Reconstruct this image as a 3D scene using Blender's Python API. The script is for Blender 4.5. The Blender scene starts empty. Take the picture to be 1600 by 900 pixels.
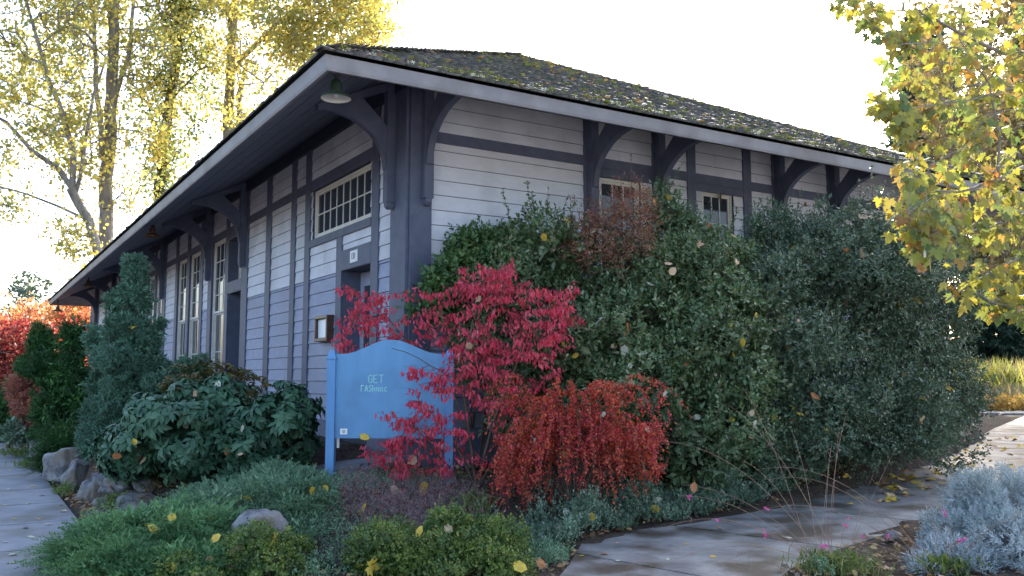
import bpy, math, random
import numpy as np
from mathutils import Vector, Matrix
from mathutils.geometry import tessellate_polygon

# ------------------------------------------------------------------ camera, world, sun
scn = bpy.context.scene
COL = scn.collection
FPX, PITCH, H = 1386.5, 0.0998, 1.5
cd = bpy.data.cameras.new('camera'); cam = bpy.data.objects.new('camera', cd); COL.objects.link(cam)
cd.sensor_width = 36.0; cd.lens = FPX / 1600 * 36.0; cd.clip_start = 0.05; cd.clip_end = 3000
cam.location = (0, 0, H); cam.rotation_euler = (math.pi / 2 + PITCH, 0, 0)
cd.dof.use_dof = True; cd.dof.focus_distance = 10.0; cd.dof.aperture_fstop = 5.6
scn.camera = cam
SUN_AZ, SUN_EL = math.radians(25), math.radians(29)      # to the right of the view, behind the building
world = bpy.data.worlds.new('World'); scn.world = world; world.use_nodes = True
wn = world.node_tree; wn.nodes.clear()
sky = wn.nodes.new('ShaderNodeTexSky'); sky.sky_type = 'NISHITA'; sky.sun_disc = False
sky.sun_elevation = SUN_EL; sky.sun_rotation = SUN_AZ
sky.air_density = 1.0; sky.dust_density = 3.5; sky.ozone_density = 1.5
bg = wn.nodes.new('ShaderNodeBackground'); bg.inputs[1].default_value = 0.15
wo = wn.nodes.new('ShaderNodeOutputWorld')
wn.links.new(sky.outputs[0], bg.inputs[0]); wn.links.new(bg.outputs[0], wo.inputs[0])
sl = bpy.data.lights.new('sun', 'SUN'); sl.energy = 4.0; sl.angle = math.radians(0.5); sl.color = (1, 0.93, 0.82)
so = bpy.data.objects.new('sun', sl); COL.objects.link(so)
sdir = Vector((math.sin(SUN_AZ) * math.cos(SUN_EL), math.cos(SUN_AZ) * math.cos(SUN_EL), math.sin(SUN_EL)))
so.rotation_euler = sdir.to_track_quat('Z', 'Y').to_euler()
scn.view_settings.view_transform = 'Standard'; scn.view_settings.look = 'None'
scn.view_settings.exposure = 2.18; scn.view_settings.gamma = 1; scn.view_settings.use_curve_mapping = False
scn.render.engine = 'CYCLES'
scn.cycles.max_bounces = 6; scn.cycles.diffuse_bounces = 3; scn.cycles.transmission_bounces = 4

# ------------------------------------------------------------------ geometry of the view
TH = 0.5506; C0 = np.array([-1.2988, 11.0])
DR = np.array([math.cos(TH), math.sin(TH)]); DL = np.array([-math.sin(TH), math.cos(TH)])
def at(px, py, Y):
    a = (px - 800) / FPX; u = (450 - py) / FPX; c, s = math.cos(PITCH), math.sin(PITCH)
    r = np.array([a, c - u * s, s + u * c]); p = r * (Y / r[1]); p[2] += H
    return p
def w2(lx, ly): return C0 + DR * lx + DL * ly
def W3(lx, ly, z): p = w2(lx, ly); return np.array([p[0], p[1], z])
def loc(p): q = np.asarray(p)[..., :2] - C0; return q @ DR, q @ DL
def sm(a, b, x): t = np.clip((np.asarray(x, float) - a) / (b - a), 0, 1); return t * t * (3 - 2 * t)
def ramp(lx): return 0.5 * sm(-3.4, 0.3, lx)
def base(lx): return 0.018 * np.clip(lx, 0, 16)
def T(lx, ly):
    lx = np.asarray(lx, float); ly = np.asarray(ly, float)
    terr = 0.58 * sm(-3.35, -3.05, lx) * (1 - 0.4 * sm(9, 15, ly))
    terr = np.where(lx > 11.5, np.minimum(terr, .58 - .3 * sm(11.5, 14, lx)), terr)
    front = base(lx) + np.where(lx < 3, 0.36, 0.3) * sm(-3.5, -1.4, ly) * sm(-3.6, -2.3, lx) * (1 - .6 * sm(9, 14, lx))
    wz = ramp(lx) - .03
    thr = np.interp(lx, [-3.4, -3.0, -2.7, -2.2, -1.2], [1.45, 1.25, .85, .6, .45]); k = sm(-.12, .12, ly - thr)
    res = front * (1 - k) + terr * k
    # walkway bed between sidewalk and door
    cy = -.35 + (lx + 3.2) * .28; d = np.abs(ly - cy)
    kk = (1 - sm(.55, .75, d)) * (lx < .2)
    return res * (1 - kk) + wz * kk
def gz(p): return float(T(*loc(p)))

# ------------------------------------------------------------------ objects, tags
def tag(o, label=None, cat=None, group=None, kind=None):
    if label: o['label'] = label
    if cat: o['category'] = cat
    if group: o['group'] = group
    if kind: o['kind'] = kind
    return o
def empty(name, loc_, label, cat, group=None, rotz=0):
    o = bpy.data.objects.new(name, None); COL.objects.link(o); o.empty_display_size = .2
    o.location = tuple(loc_); o.rotation_euler = (0, 0, rotz)
    return tag(o, label, cat, group)
def link_mesh(name, me, m, parent=None):
    o = bpy.data.objects.new(name, me); COL.objects.link(o)
    if m: me.materials.append(m)
    if parent: o.parent = parent
    return o
def arr_mesh(name, V, F, m, parent=None, smooth=False):
    V = np.ascontiguousarray(V, np.float32); F = np.ascontiguousarray(F, np.int32)
    me = bpy.data.meshes.new(name)
    k = F.shape[1]
    me.vertices.add(len(V)); me.vertices.foreach_set('co', V.ravel())
    me.loops.add(F.size); me.loops.foreach_set('vertex_index', F.ravel())
    me.polygons.add(len(F)); me.polygons.foreach_set('loop_start', np.arange(0, F.size, k, dtype=np.int32))
    if smooth: me.polygons.foreach_set('use_smooth', np.ones(len(F), bool))
    me.update(calc_edges=True)
    return link_mesh(name, me, m, parent)
class MB:
    def __init__(s): s.v = []; s.f = []
    def add(s, vs, fs):
        n = len(s.v); s.v += [tuple(map(float, v)) for v in vs]; s.f += [tuple(i + n for i in f) for f in fs]; return s
    def box(s, x0, x1, y0, y1, z0, z1):
        v = [(x, y, z) for x in (x0, x1) for y in (y0, y1) for z in (z0, z1)]
        return s.add(v, [(0, 1, 3, 2), (4, 6, 7, 5), (0, 4, 5, 1), (2, 3, 7, 6), (0, 2, 6, 4), (1, 5, 7, 3)])
    def prism(s, poly, a, b, f):
        """poly: list of 2D points (may be concave); f(u,v,w)->3D; extruded from w=a to w=b"""
        n = len(poly)
        tri = tessellate_polygon([[Vector((p[0], p[1], 0)) for p in poly]])
        vs = [f(u, v, a) for u, v in poly] + [f(u, v, b) for u, v in poly]
        fs = [tuple(t) for t in tri] + [tuple(i + n for i in reversed(t)) for t in tri]
        fs += [(i, (i + 1) % n, (i + 1) % n + n, i + n) for i in range(n)]
        return s.add(vs, fs)
    def lathe(s, prof, c=(0, 0, 0), n=24):
        vs = []; fs = []
        for r, z in prof:
            for i in range(n):
                a = 2 * math.pi * i / n; vs.append((c[0] + r * math.cos(a), c[1] + r * math.sin(a), c[2] + z))
        for j in range(len(prof) - 1):
            for i in range(n):
                k = (i + 1) % n; fs.append((j * n + i, j * n + k, (j + 1) * n + k, (j + 1) * n + i))
        return s.add(vs, fs)
    def build(s, name, m, parent=None, bevel=0, smooth=False):
        me = bpy.data.meshes.new(name); me.from_pydata(s.v, [], s.f); me.update()
        o = link_mesh(name, me, m, parent)
        if smooth:
            for p in me.polygons: p.use_smooth = True
        if bevel:
            b = o.modifiers.new('bevel', 'BEVEL'); b.width = bevel; b.segments = 2; b.limit_method = 'ANGLE'
        return o

# ------------------------------------------------------------------ materials
def mat(name):
    m = bpy.data.materials.new(name); m.use_nodes = True
    nt = m.node_tree; nt.nodes.clear()
    return m, nt, nt.nodes, nt.links
def ramp_node(N, stops, interp='LINEAR'):
    r = N.new('ShaderNodeValToRGB'); r.color_ramp.interpolation = interp
    e = r.color_ramp.elements
    while len(e) > 1: e.remove(e[-1])
    for i, (p, c) in enumerate(stops):
        if i == 0: e[0].position = p; e[0].color = (*c, 1)
        else: x = e.new(p); x.color = (*c, 1)
    return r
def leafmat(name, cols, trans=.35, rough=.5, clump=None, cscale=1.5, spec=.4, tcol=1.25, cmix=.6):
    m, nt, N, L = mat(name)
    g = N.new('ShaderNodeNewGeometry')
    r = ramp_node(N, [(i / max(1, len(cols) - 1), c) for i, c in enumerate(cols)])
    L.new(g.outputs['Random Per Island'], r.inputs[0]); col = r.outputs[0]
    if clump:
        tc = N.new('ShaderNodeTexCoord'); nz = N.new('ShaderNodeTexNoise'); nz.inputs['Scale'].default_value = cscale
        nz.inputs['Detail'].default_value = 3
        L.new(tc.outputs['Object'], nz.inputs['Vector'])
        mr = N.new('ShaderNodeMapRange'); mr.inputs[1].default_value = .42; mr.inputs[2].default_value = .62; mr.inputs[4].default_value = cmix
        L.new(nz.outputs[0], mr.inputs[0])
        mx = N.new('ShaderNodeMix'); mx.data_type = 'RGBA'
        L.new(mr.outputs[0], mx.inputs[0]); L.new(col, mx.inputs[6]); mx.inputs[7].default_value = (*clump, 1); col = mx.outputs[2]
    b = N.new('ShaderNodeBsdfPrincipled'); b.inputs['Roughness'].default_value = rough; b.inputs['Specular IOR Level'].default_value = spec
    L.new(col, b.inputs['Base Color'])
    o = N.new('ShaderNodeOutputMaterial')
    if trans:
        t = N.new('ShaderNodeBsdfTranslucent'); mv = N.new('ShaderNodeMix'); mv.data_type = 'RGBA'; mv.blend_type = 'MULTIPLY'; mv.inputs[0].default_value = 1
        L.new(col, mv.inputs[6]); mv.inputs[7].default_value = (tcol, tcol, tcol * .8, 1); L.new(mv.outputs[2], t.inputs[0])
        ms = N.new('ShaderNodeMixShader'); ms.inputs[0].default_value = trans
        L.new(b.outputs[0], ms.inputs[1]); L.new(t.outputs[0], ms.inputs[2]); L.new(ms.outputs[0], o.inputs[0])
    else: L.new(b.outputs[0], o.inputs[0])
    return m
def surf(name, c1, c2=None, scale=4, rough=.7, detail=5, stretch=(1, 1, 1), bump=0, bscale=40, spec=.3, lo=.35, hi=.65, c3=None, s3=.7, coord='Object', bstretch=None):
    m, nt, N, L = mat(name)
    b = N.new('ShaderNodeBsdfPrincipled'); o = N.new('ShaderNodeOutputMaterial'); L.new(b.outputs[0], o.inputs[0])
    b.inputs['Roughness'].default_value = rough; b.inputs['Specular IOR Level'].default_value = spec
    tc = N.new('ShaderNodeTexCoord'); mp = N.new('ShaderNodeMapping'); mp.inputs['Scale'].default_value = stretch
    L.new(tc.outputs[coord], mp.inputs[0])
    if c2:
        n = N.new('ShaderNodeTexNoise'); n.inputs['Scale'].default_value = scale; n.inputs['Detail'].default_value = detail
        n.inputs['Roughness'].default_value = .62
        L.new(mp.outputs[0], n.inputs[0]); r = ramp_node(N, [(lo, c1), (hi, c2)]); L.new(n.outputs[0], r.inputs[0]); col = r.outputs[0]
        if c3:
            n2 = N.new('ShaderNodeTexNoise'); n2.inputs['Scale'].default_value = s3; n2.inputs['Detail'].default_value = 4
            L.new(tc.outputs[coord], n2.inputs[0]); mr = N.new('ShaderNodeMapRange'); mr.inputs[1].default_value = .48; mr.inputs[2].default_value = .62
            L.new(n2.outputs[0], mr.inputs[0]); mx = N.new('ShaderNodeMix'); mx.data_type = 'RGBA'
            L.new(mr.outputs[0], mx.inputs[0]); L.new(col, mx.inputs[6]); mx.inputs[7].default_value = (*c3, 1); col = mx.outputs[2]
        L.new(col, b.inputs['Base Color'])
    else: b.inputs['Base Color'].default_value = (*c1, 1)
    if bump:
        n = N.new('ShaderNodeTexNoise'); n.inputs['Scale'].default_value = bscale; n.inputs['Detail'].default_value = 6
        if bstretch:
            mp2 = N.new('ShaderNodeMapping'); mp2.inputs['Scale'].default_value = bstretch; L.new(tc.outputs[coord], mp2.inputs[0]); L.new(mp2.outputs[0], n.inputs[0])
        else: L.new(mp.outputs[0], n.inputs[0])
        bp = N.new('ShaderNodeBump'); bp.inputs['Strength'].default_value = bump; bp.inputs['Distance'].default_value = .02
        L.new(n.outputs[0], bp.inputs['Height']); L.new(bp.outputs[0], b.inputs['Normal'])
    return m
M = {}
M['side_hi'] = surf('pale grey painted clapboard', (.54, .54, .60), (.61, .61, .67), 3, .6, stretch=(1, 1, 3), bump=.2, bscale=25, bstretch=(1, 1, 6), c3=(.47, .47, .51), s3=1.1)
M['side_lo'] = surf('blue grey painted clapboard', (.25, .27, .37), (.30, .32, .43), 3, .6, stretch=(1, 1, 3), bump=.2, bscale=25, bstretch=(1, 1, 6), c3=(.26, .27, .345), s3=.9)
M['trim'] = surf('slate painted trim', (.070, .080, .125), (.095, .105, .155), 5, .55, bump=.1, bscale=30, bstretch=(2, 2, 1))
M['trim_top'] = surf('dark slate painted beam', (.028, .032, .055), (.038, .042, .07), 5, .6)
M['fascia'] = surf('grey painted fascia', (.20, .19, .205), (.255, .24, .25), 2.5, .5, bump=.08, bscale=12, c3=(.17, .155, .16), s3=1.3)
M['soffit'] = surf('grey blue soffit boards', (.125, .135, .18), (.16, .17, .215), 4, .6, bump=.1, bscale=20)
M['cream'] = surf('cream painted window wood', (.56, .53, .49), (.66, .63, .58), 6, .55)
M['skirt'] = surf('grey blue base board', (.12, .14, .20), (.16, .18, .25), 4, .6)
M['conc'] = surf('weathered concrete', (.18, .185, .21), (.27, .275, .30), 2.2, .8, bump=.25, bscale=70, c3=(.15, .145, .13), s3=.9, spec=.35)
M['pathc'] = surf('wet stained concrete', (.13, .13, .135), (.29, .29, .29), 2.6, .5, bump=.35, bscale=60, c3=(.065, .055, .042), s3=1.5, spec=.5, detail=9)
M['bounce_court'] = surf('pale bounce concrete', (.40, .405, .41), (.49, .495, .50), .8, .85, bump=.1, bscale=40)
M['soil'] = surf('mulch and leaf mould', (.03, .022, .017), (.085, .06, .045), 18, .95, bump=.9, bscale=45)
M['rock'] = surf('lichened grey rock', (.085, .085, .09), (.34, .33, .34), 6, .9, bump=1.0, bscale=22, c3=(.17, .14, .115), s3=3.0, detail=8)
M['bark'] = surf('grey brown bark', (.15, .125, .105), (.33, .29, .25), 3, .9, bump=.7, bscale=14, stretch=(1, 1, .25))
M['bark_dark'] = surf('dark mossy bark', (.045, .045, .03), (.13, .12, .07), 3, .9, bump=.6, bscale=12)
M['twig'] = surf('brown twigs', (.07, .045, .035), (.13, .09, .07), 6, .8)
M['twig_grey'] = surf('grey purple dead stems', (.16, .12, .13), (.30, .25, .26), 9, .8)
M['stem_red'] = surf('reddish flower stems', (.26, .11, .10), (.36, .26, .16), 6, .7)
M['blue'] = surf('blue painted plywood', (.11, .26, .44), (.135, .295, .49), 2.0, .55, bump=.08, bscale=30, c3=(.105, .23, .39), s3=1.8, stretch=(3, 1, .5))
M['blue_post'] = surf('blue painted timber post', (.10, .235, .44), (.125, .275, .50), 6, .5, stretch=(1, 1, .2), bump=.25, bscale=18)
M['white'] = surf('white plate', (.75, .75, .75))
M['ink'] = surf('dark ink', (.03, .03, .04))
M['chalk'] = surf('pale green marker', (.20, .50, .50), (.35, .62, .58), 40, .8)
M['brown'] = surf('dark brown varnished wood', (.05, .025, .018), (.09, .045, .03), 14, .35, spec=.5)
M['paper'] = surf('white notice sheet', (.72, .74, .80), rough=.25)
M['lamp_green'] = surf('dark green enamel', (.03, .05, .035), (.045, .065, .05), 8, .35, spec=.5)
M['lamp_rust'] = surf('rusty brown enamel', (.09, .045, .025), (.15, .08, .04), 12, .6)
M['lamp_in'] = surf('white enamel inside', (.62, .60, .56), rough=.4)
M['bulb'] = surf('frosted bulb', (.7, .7, .66), rough=.3)
M['brass'] = surf('dull brass handle', (.35, .28, .16), rough=.35, spec=.8)
M['shake'] = surf('weathered cedar shakes', (.055, .048, .047), (.15, .13, .12), 6, .75, bump=.5, bscale=40, c3=(.075, .075, .045), s3=.8)
M['shake'] = leafmat('weathered cedar shakes', [(.04, .034, .031), (.055, .047, .043), (.045, .038, .034), (.075, .067, .062), (.05, .043, .039), (.14, .125, .115)], 0, .6, (.045, .046, .024), .9, spec=.35, cmix=.7)  # palest tone paints grazing sun glints on a few shakes; the rest is wood
M['roofbase'] = surf('roof underlay', (.05, .045, .04), rough=.9)
M['pale_wall'] = surf('pale stucco', (.50, .49, .49), (.58, .57, .57), 2, .8)
M['grey_board'] = surf('grey barge board', (.25, .25, .26), rough=.7)
def glass():
    m, nt, N, L = mat('old window glass'); b = N.new('ShaderNodeBsdfPrincipled'); o = N.new('ShaderNodeOutputMaterial')
    b.inputs['Base Color'].default_value = (.035, .04, .055, 1); b.inputs['Roughness'].default_value = .04; b.inputs['Specular IOR Level'].default_value = .5
    tc = N.new('ShaderNodeTexCoord'); n = N.new('ShaderNodeTexNoise'); n.inputs['Scale'].default_value = 3
    bp = N.new('ShaderNodeBump'); bp.inputs['Strength'].default_value = .06; bp.inputs['Distance'].default_value = .02
    L.new(tc.outputs['Object'], n.inputs[0]); L.new(n.outputs[0], bp.inputs['Height']); L.new(bp.outputs[0], b.inputs['Normal'])
    L.new(b.outputs[0], o.inputs[0]); return m
M['glass'] = glass()
# foliage
M['f_hedge'] = leafmat('glossy mid green leaves', [(.050, .095, .036), (.095, .165, .060), (.16, .235, .10), (.075, .135, .055), (.26, .32, .18), (.14, .13, .05)], .22, .36, (.048, .088, .038), 1.6, spec=.55)
M['f_cam'] = leafmat('fresh green leaves', [(.06, .12, .04), (.10, .19, .06), (.17, .26, .09)], .3, .42, (.045, .10, .04), 2.0, spec=.4)
M['f_blue'] = leafmat('blue green small leaves', [(.052, .092, .052), (.085, .138, .078), (.135, .195, .12), (.06, .105, .058), (.24, .29, .20)], .18, .36, (.042, .075, .040), 1.5, spec=.55)
M['f_flare_tint'] = leafmat('lens flare tinted leaves', [(.26, .09, .06), (.32, .15, .10), (.16, .12, .06), (.36, .22, .16)], .3, .45, (.22, .06, .04), 3, spec=.35)  # bronze leaf colour carries the red tint of a lens flare
M['f_red'] = leafmat('crimson pink leaves', [(.66, .05, .11), (.78, .10, .17), (.50, .03, .07), (.82, .18, .24), (.42, .05, .06), (.70, .08, .11)], .42, .45, (.56, .035, .09), 2.5, tcol=1.3)
M['f_barb'] = leafmat('red orange small leaves', [(.60, .06, .06), (.62, .12, .05), (.48, .04, .10), (.64, .07, .07), (.64, .18, .05)], .35, .5, (.58, .13, .05), 1.6)
M['f_rhodo'] = leafmat('dark leathery leaves', [(.035, .09, .048), (.055, .13, .07), (.08, .165, .09)], .08, .5, (.03, .075, .045), 2, spec=.35)
M['f_spruce'] = leafmat('blue green needles', [(.06, .14, .09), (.10, .20, .13), (.15, .28, .19)], .1, .55, (.045, .11, .065), 3.5)
M['f_darkcon'] = leafmat('deep green needles', [(.015, .065, .018), (.035, .11, .025), (.07, .17, .03), (.02, .08, .02)], .1, .6, (.010, .04, .012), 2.5)
M['f_jun'] = leafmat('juniper green', [(.08, .19, .075), (.13, .27, .10), (.22, .35, .13)], .1, .6, (.06, .15, .075), 3)
M['f_jun2'] = leafmat('grey green juniper', [(.10, .20, .12), (.17, .28, .16), (.25, .35, .20)], .1, .6, (.06, .13, .07), 3)
M['f_yel'] = leafmat('yellow green tiny leaves', [(.09, .15, .03), (.15, .21, .04), (.24, .27, .06), (.055, .12, .03)], .25, .5, (.04, .09, .03), 6, cmix=.8)
M['f_sedum'] = leafmat('grey green ground cover', [(.10, .165, .105), (.16, .24, .16), (.24, .31, .22)], .15, .55, (.045, .09, .05), 3)
M['f_silver'] = leafmat('silvery blue foliage', [(.34, .39, .42), (.42, .47, .50), (.52, .56, .58)], .1, .7, (.22, .28, .28), 3.5, cmix=.7)
M['f_grass'] = leafmat('green grass blades', [(.08, .14, .035), (.14, .20, .05), (.22, .24, .08)], .3, .5)
M['f_tan'] = leafmat('tan grass blades', [(.34, .24, .14), (.42, .33, .22), (.28, .26, .12)], .3, .6)
M['f_ygrass'] = leafmat('yellow green blades', [(0.242, 0.308, 0.055), (0.330, 0.363, 0.077), (0.418, 0.330, 0.143)], .35, .5)
M['f_pop'] = leafmat('poplar yellow leaves', [(.48, .43, .14), (.60, .49, .14), (.64, .47, .10), (.34, .36, .13), (.20, .25, .10)], .5, .5, (.30, .31, .12), .35, tcol=1.3)
M['f_popg'] = leafmat('poplar green leaves', [(.14, .19, .08), (.22, .27, .09), (.38, .36, .10), (.46, .38, .10)], .5, .5, (.13, .19, .08), .4, tcol=1.3)
M['f_ivy'] = leafmat('ivy leaves', [(.04, .07, .02), (.09, .11, .02), (.16, .15, .02)], .3, .5)
M['f_maple'] = leafmat('maple yellow leaves', [(.32, .29, .04), (.24, .25, .05), (.09, .15, .05), (.17, .20, .05), (.42, .36, .05), (.30, .13, .04), (.26, .24, .05), (.34, .30, .05)], .42, .5, (.15, .14, .05), 1.2, tcol=1.25, cmix=.5)
M['f_orange'] = leafmat('orange autumn leaves', [(.52, .22, .09), (.58, .30, .12), (.46, .15, .08), (.45, .30, .12)], .45, .5, (.30, .06, .06), .5, tcol=1.2)
M['f_wine'] = leafmat('wine red leaves', [(.20, .02, .03), (.32, .05, .05), (.40, .12, .06)], .45, .5, (.13, .015, .03), .7)
M['f_bluetree'] = leafmat('blue green conifer foliage', [(.05, .09, .075), (.08, .13, .11), (.03, .07, .06)], .2, .5, (.09, .13, .05), .6)
M['f_dark'] = leafmat('dark background foliage', [(.01, .03, .018), (.02, .05, .03)], .2, .5)
M['litter'] = leafmat('leaf litter', [(.34, .22, .08), (.20, .09, .05), (.42, .30, .12), (.13, .07, .05), (.34, .25, .20)], .1, .7)
M['moss'] = leafmat('moss tufts', [(.10, .13, .02), (.17, .19, .03), (.06, .09, .02)], .1, .9)
M['lichen'] = leafmat('grey lichen tufts', [(.30, .33, .31), (.45, .47, .45)], .1, .9)
M['petal'] = leafmat('magenta petals', [(.65, .06, .35), (.75, .12, .45)], .4, .5)
M['fall_y'] = surf('yellow fallen leaf', (.68, .47, .06), (.46, .28, .05), 12, .6)
M['fall_t'] = surf('tan fallen leaf', (.45, .27, .15), (.60, .42, .28), 25, .6)
M['fall_o'] = surf('orange brown fallen leaf', (.42, .17, .05), (.28, .11, .05), 25, .6)
M['fall_p'] = surf('pale dry leaf', (.36, .34, .26), (.58, .54, .42), 14, .6)

# ------------------------------------------------------------------ foliage tools
def unit(a): return a / np.maximum(np.linalg.norm(a, axis=-1, keepdims=True), 1e-9)
T_LEAF = (np.array([(0, 0, 0), (.42, .27, .07), (1, 0, -.06), (.42, -.27, .07)]), np.array([(0, 2, 1), (0, 3, 2)]))
T_ROUND = (np.array([(0, 0, 0), (.3, .36, .05), (.75, .3, .05), (1, 0, -.04), (.75, -.3, .05), (.3, -.36, .05)]), np.array([(0, 2, 1), (0, 3, 2), (0, 4, 3), (0, 5, 4)]))
T_DROP = (np.array([(0, 0, 0), (.35, .17, .04), (.7, .15, .02), (1, 0, -.1), (.7, -.15, .02), (.35, -.17, .04)]), np.array([(0, 2, 1), (0, 3, 2), (0, 4, 3), (0, 5, 4)]))
T_LONG = (np.array([(0, 0, 0), (.28, .13, .045), (.62, .15, .02), (1, 0, -.2), (.62, -.15, .02), (.28, -.13, .045), (.28, 0, 0), (.62, 0, -.045)]),
          np.array([(0, 6, 1), (6, 7, 2), (6, 2, 1), (7, 3, 2), (0, 5, 6), (6, 5, 4), (6, 4, 7), (7, 4, 3)]))
T_NEED = (np.array([(0, .09, 0), (0, -.09, 0), (1, 0, 0)]), np.array([(0, 1, 2)]))
T_BLADE = (np.array([(0, .02, 0), (0, -.02, 0), (.55, .016, .05), (.55, -.016, .05), (1, 0, -.06)]), np.array([(0, 1, 3), (0, 3, 2), (2, 3, 4)]))
def maple_tmpl():
    ang = [-150, -125, -100, -80, -55, -42, -30, -12, 0, 12, 30, 42, 55, 80, 100, 125, 150]
    rad = [.30, .42, .30, .58, .34, .62, .36, .50, 1.0, .50, .36, .62, .34, .58, .30, .42, .30]
    ang = [-155, -130, -112, -88, -72, -58, -40, -28, -14, 0, 14, 28, 40, 58, 72, 88, 112, 130, 155]
    rad = [.18, .40, .30, .56, .44, .74, .36, .52, .62, .82, .62, .52, .36, .74, .44, .56, .30, .40, .18]
    v = [(0.28, 0, 0)] + [(.28 + r * math.cos(math.radians(a)) * .85, r * math.sin(math.radians(a)) * .85, -.22 * r * r * abs(math.sin(math.radians(a)))) for a, r in zip(ang, rad)]
    n = len(v) - 1
    return np.array(v), np.array([(0, i, i + 1) for i in range(1, n)] )
T_MAPLE = maple_tmpl()
def leaves(P, D, S, tmpl, rng, up=None, wid=1.0, roll=None):
    """one leaf per row; returns V,F"""
    P = np.asarray(P, float); D = unit(np.asarray(D, float)); n = len(P)
    ref = np.tile([0, 0, 1.0], (n, 1)) if up is None else np.asarray(up, float)
    ref = ref + rng.normal(0, .35 if roll is None else roll, (n, 3))
    side = unit(np.cross(ref, D)); nrm = np.cross(D, side)
    Tv, Tf = tmpl; S = np.broadcast_to(np.asarray(S, float), (n,))[:, None, None]
    curl = rng.uniform(.3, 1.8, (n, 1, 1))
    V = P[:, None, :] + S * (Tv[None, :, 0:1] * D[:, None, :] + wid * Tv[None, :, 1:2] * side[:, None, :] + curl * Tv[None, :, 2:3] * nrm[:, None, :])
    F = Tf[None] + (np.arange(n) * len(Tv))[:, None, None]
    return V.reshape(-1, 3), F.reshape(-1, 3)
def cat(parts):
    Vs, Fs, o = [], [], 0
    for V, F in parts:
        Vs.append(V); Fs.append(F + o); o += len(V)
    return np.concatenate(Vs), np.concatenate(Fs)
def rdir(rng, n): return unit(rng.normal(size=(n, 3)))
def sprigs(P, D, rng, k=6, L=.12, size=.03, tmpl=T_LEAF, spread=.9, droop=0, sjit=.3, wid=1.0, fan=True):
    """leaves set along short shoots: P shoot bases, D shoot directions"""
    n = len(P); D = unit(D)
    a = unit(np.cross(D, rng.normal(size=(n, 3)))); b = np.cross(D, a)
    Ls = L * rng.uniform(.5, 1.3, n)
    out = []
    for i in range(k):
        t = (i + .5) / k; ang = i * 2.4 + rng.uniform(0, .6, n)
        r = a * np.cos(ang)[:, None] + b * np.sin(ang)[:, None]
        p = P + D * (Ls * t)[:, None]
        sp = spread * (1.15 - .6 * t)
        d = D * (1 - sp * .5) + r * sp; d[:, 2] -= droop
        out.append(leaves(p, d, size * rng.uniform(1 - sjit, 1 + sjit, n), tmpl, rng, up=D if fan else None, wid=wid))
    return cat(out)
class Noise:
    def __init__(s, rng, f=1.0, n=10): s.k = rng.normal(size=(n, 3)) * f * 2.2; s.p = rng.uniform(0, 6.28, n); s.n = n
    def __call__(s, P): return np.sin(P @ s.k.T + s.p).sum(1) / math.sqrt(s.n / 2)
def blob(px, py, Y, rx, ry, rd=None):
    c = at(px, py, Y); ax = rx * Y / FPX; az = ry * Y / FPX
    return (c, np.array([ax, rd if rd else ax, az]))
def blob_pts(blobs, n, rng, amp=.16, freq=2.0, depth=.35, gap=.0, ground=True, gfreq=4.0, power=2.0):
    """points and outward directions spread through the outer shell of a union of lumpy ellipsoids"""
    vol = np.array([(r[0] * r[1] * r[2]) ** (2 / 3) for c, r in blobs]); w = vol / vol.sum()
    nz = Noise(rng, freq); nzb = Noise(rng, freq * 2.6); ng = Noise(rng, gfreq)
    Ps, Ds = [], []
    need = n; 
    for _ in range(6):
        m = int(need * 1.9) + 50
        idx = rng.choice(len(blobs), m, p=w); Cc = np.array([b[0] for b in blobs])[idx]; R = np.array([b[1] for b in blobs])[idx]
        u = rdir(rng, m); base_ = Cc + u * R
        rr = 1 + amp * np.clip(nz(base_), -1.6, .75) + amp * .7 * np.clip(nzb(base_), -1.5, 1.0) - depth * rng.uniform(0, 1, m) ** power
        P = Cc + u * R * rr[:, None]; D = unit(u / R)
        ok = np.ones(m, bool)
        for c, r in blobs:
            q = np.linalg.norm((P - c) / r, axis=1); ok &= q > (1 - depth - amp * .8)
        if ground: lx, ly = loc(P); ok &= P[:, 2] > T(lx, ly) + .01
        if gap: ok &= ng(P) > -1.4 + gap
        # keep plants out of the building
        lx, ly = loc(P); ok &= ~((lx > -.05) & (ly > -.05))
        P, D = P[ok], D[ok]; Ps.append(P); Ds.append(D); need -= len(P)
        if need <= 0: break
    P = np.concatenate(Ps)[:n]; D = np.concatenate(Ds)[:n]
    return P, D
def lobes(blobs, n, r, seed, keep=.80, flat=.8, out=.86):
    """break big rounded masses into many overlapping smaller lobes"""
    r_ = np.random.default_rng(seed); big = [(c, q * keep) for c, q in blobs]
    w_ = np.array([q[0] * q[2] + q[0] * q[1] for c, q in blobs]); w_ = w_ / w_.sum(); res = list(big); tries = 0
    while len(res) < n + len(big) and tries < n * 30:
        tries += 1; c, q = blobs[r_.choice(len(blobs), p=w_)]; u = rdir(r_, 1)[0]
        if u[2] < -.6: continue
        p = c + u * q * out * r_.uniform(.9, 1.04)
        if any(np.linalg.norm((p - c2) / q2) < .72 for c2, q2 in blobs if c2 is not c): continue
        k = r * r_.uniform(.6, 1.35); 
        if any(np.linalg.norm(p - c3) < .6 * k for c3, q3 in res[len(big):]): continue
        res.append((p, np.array([k, k, k * flat * r_.uniform(.8, 1.3)])))
    return res
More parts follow.
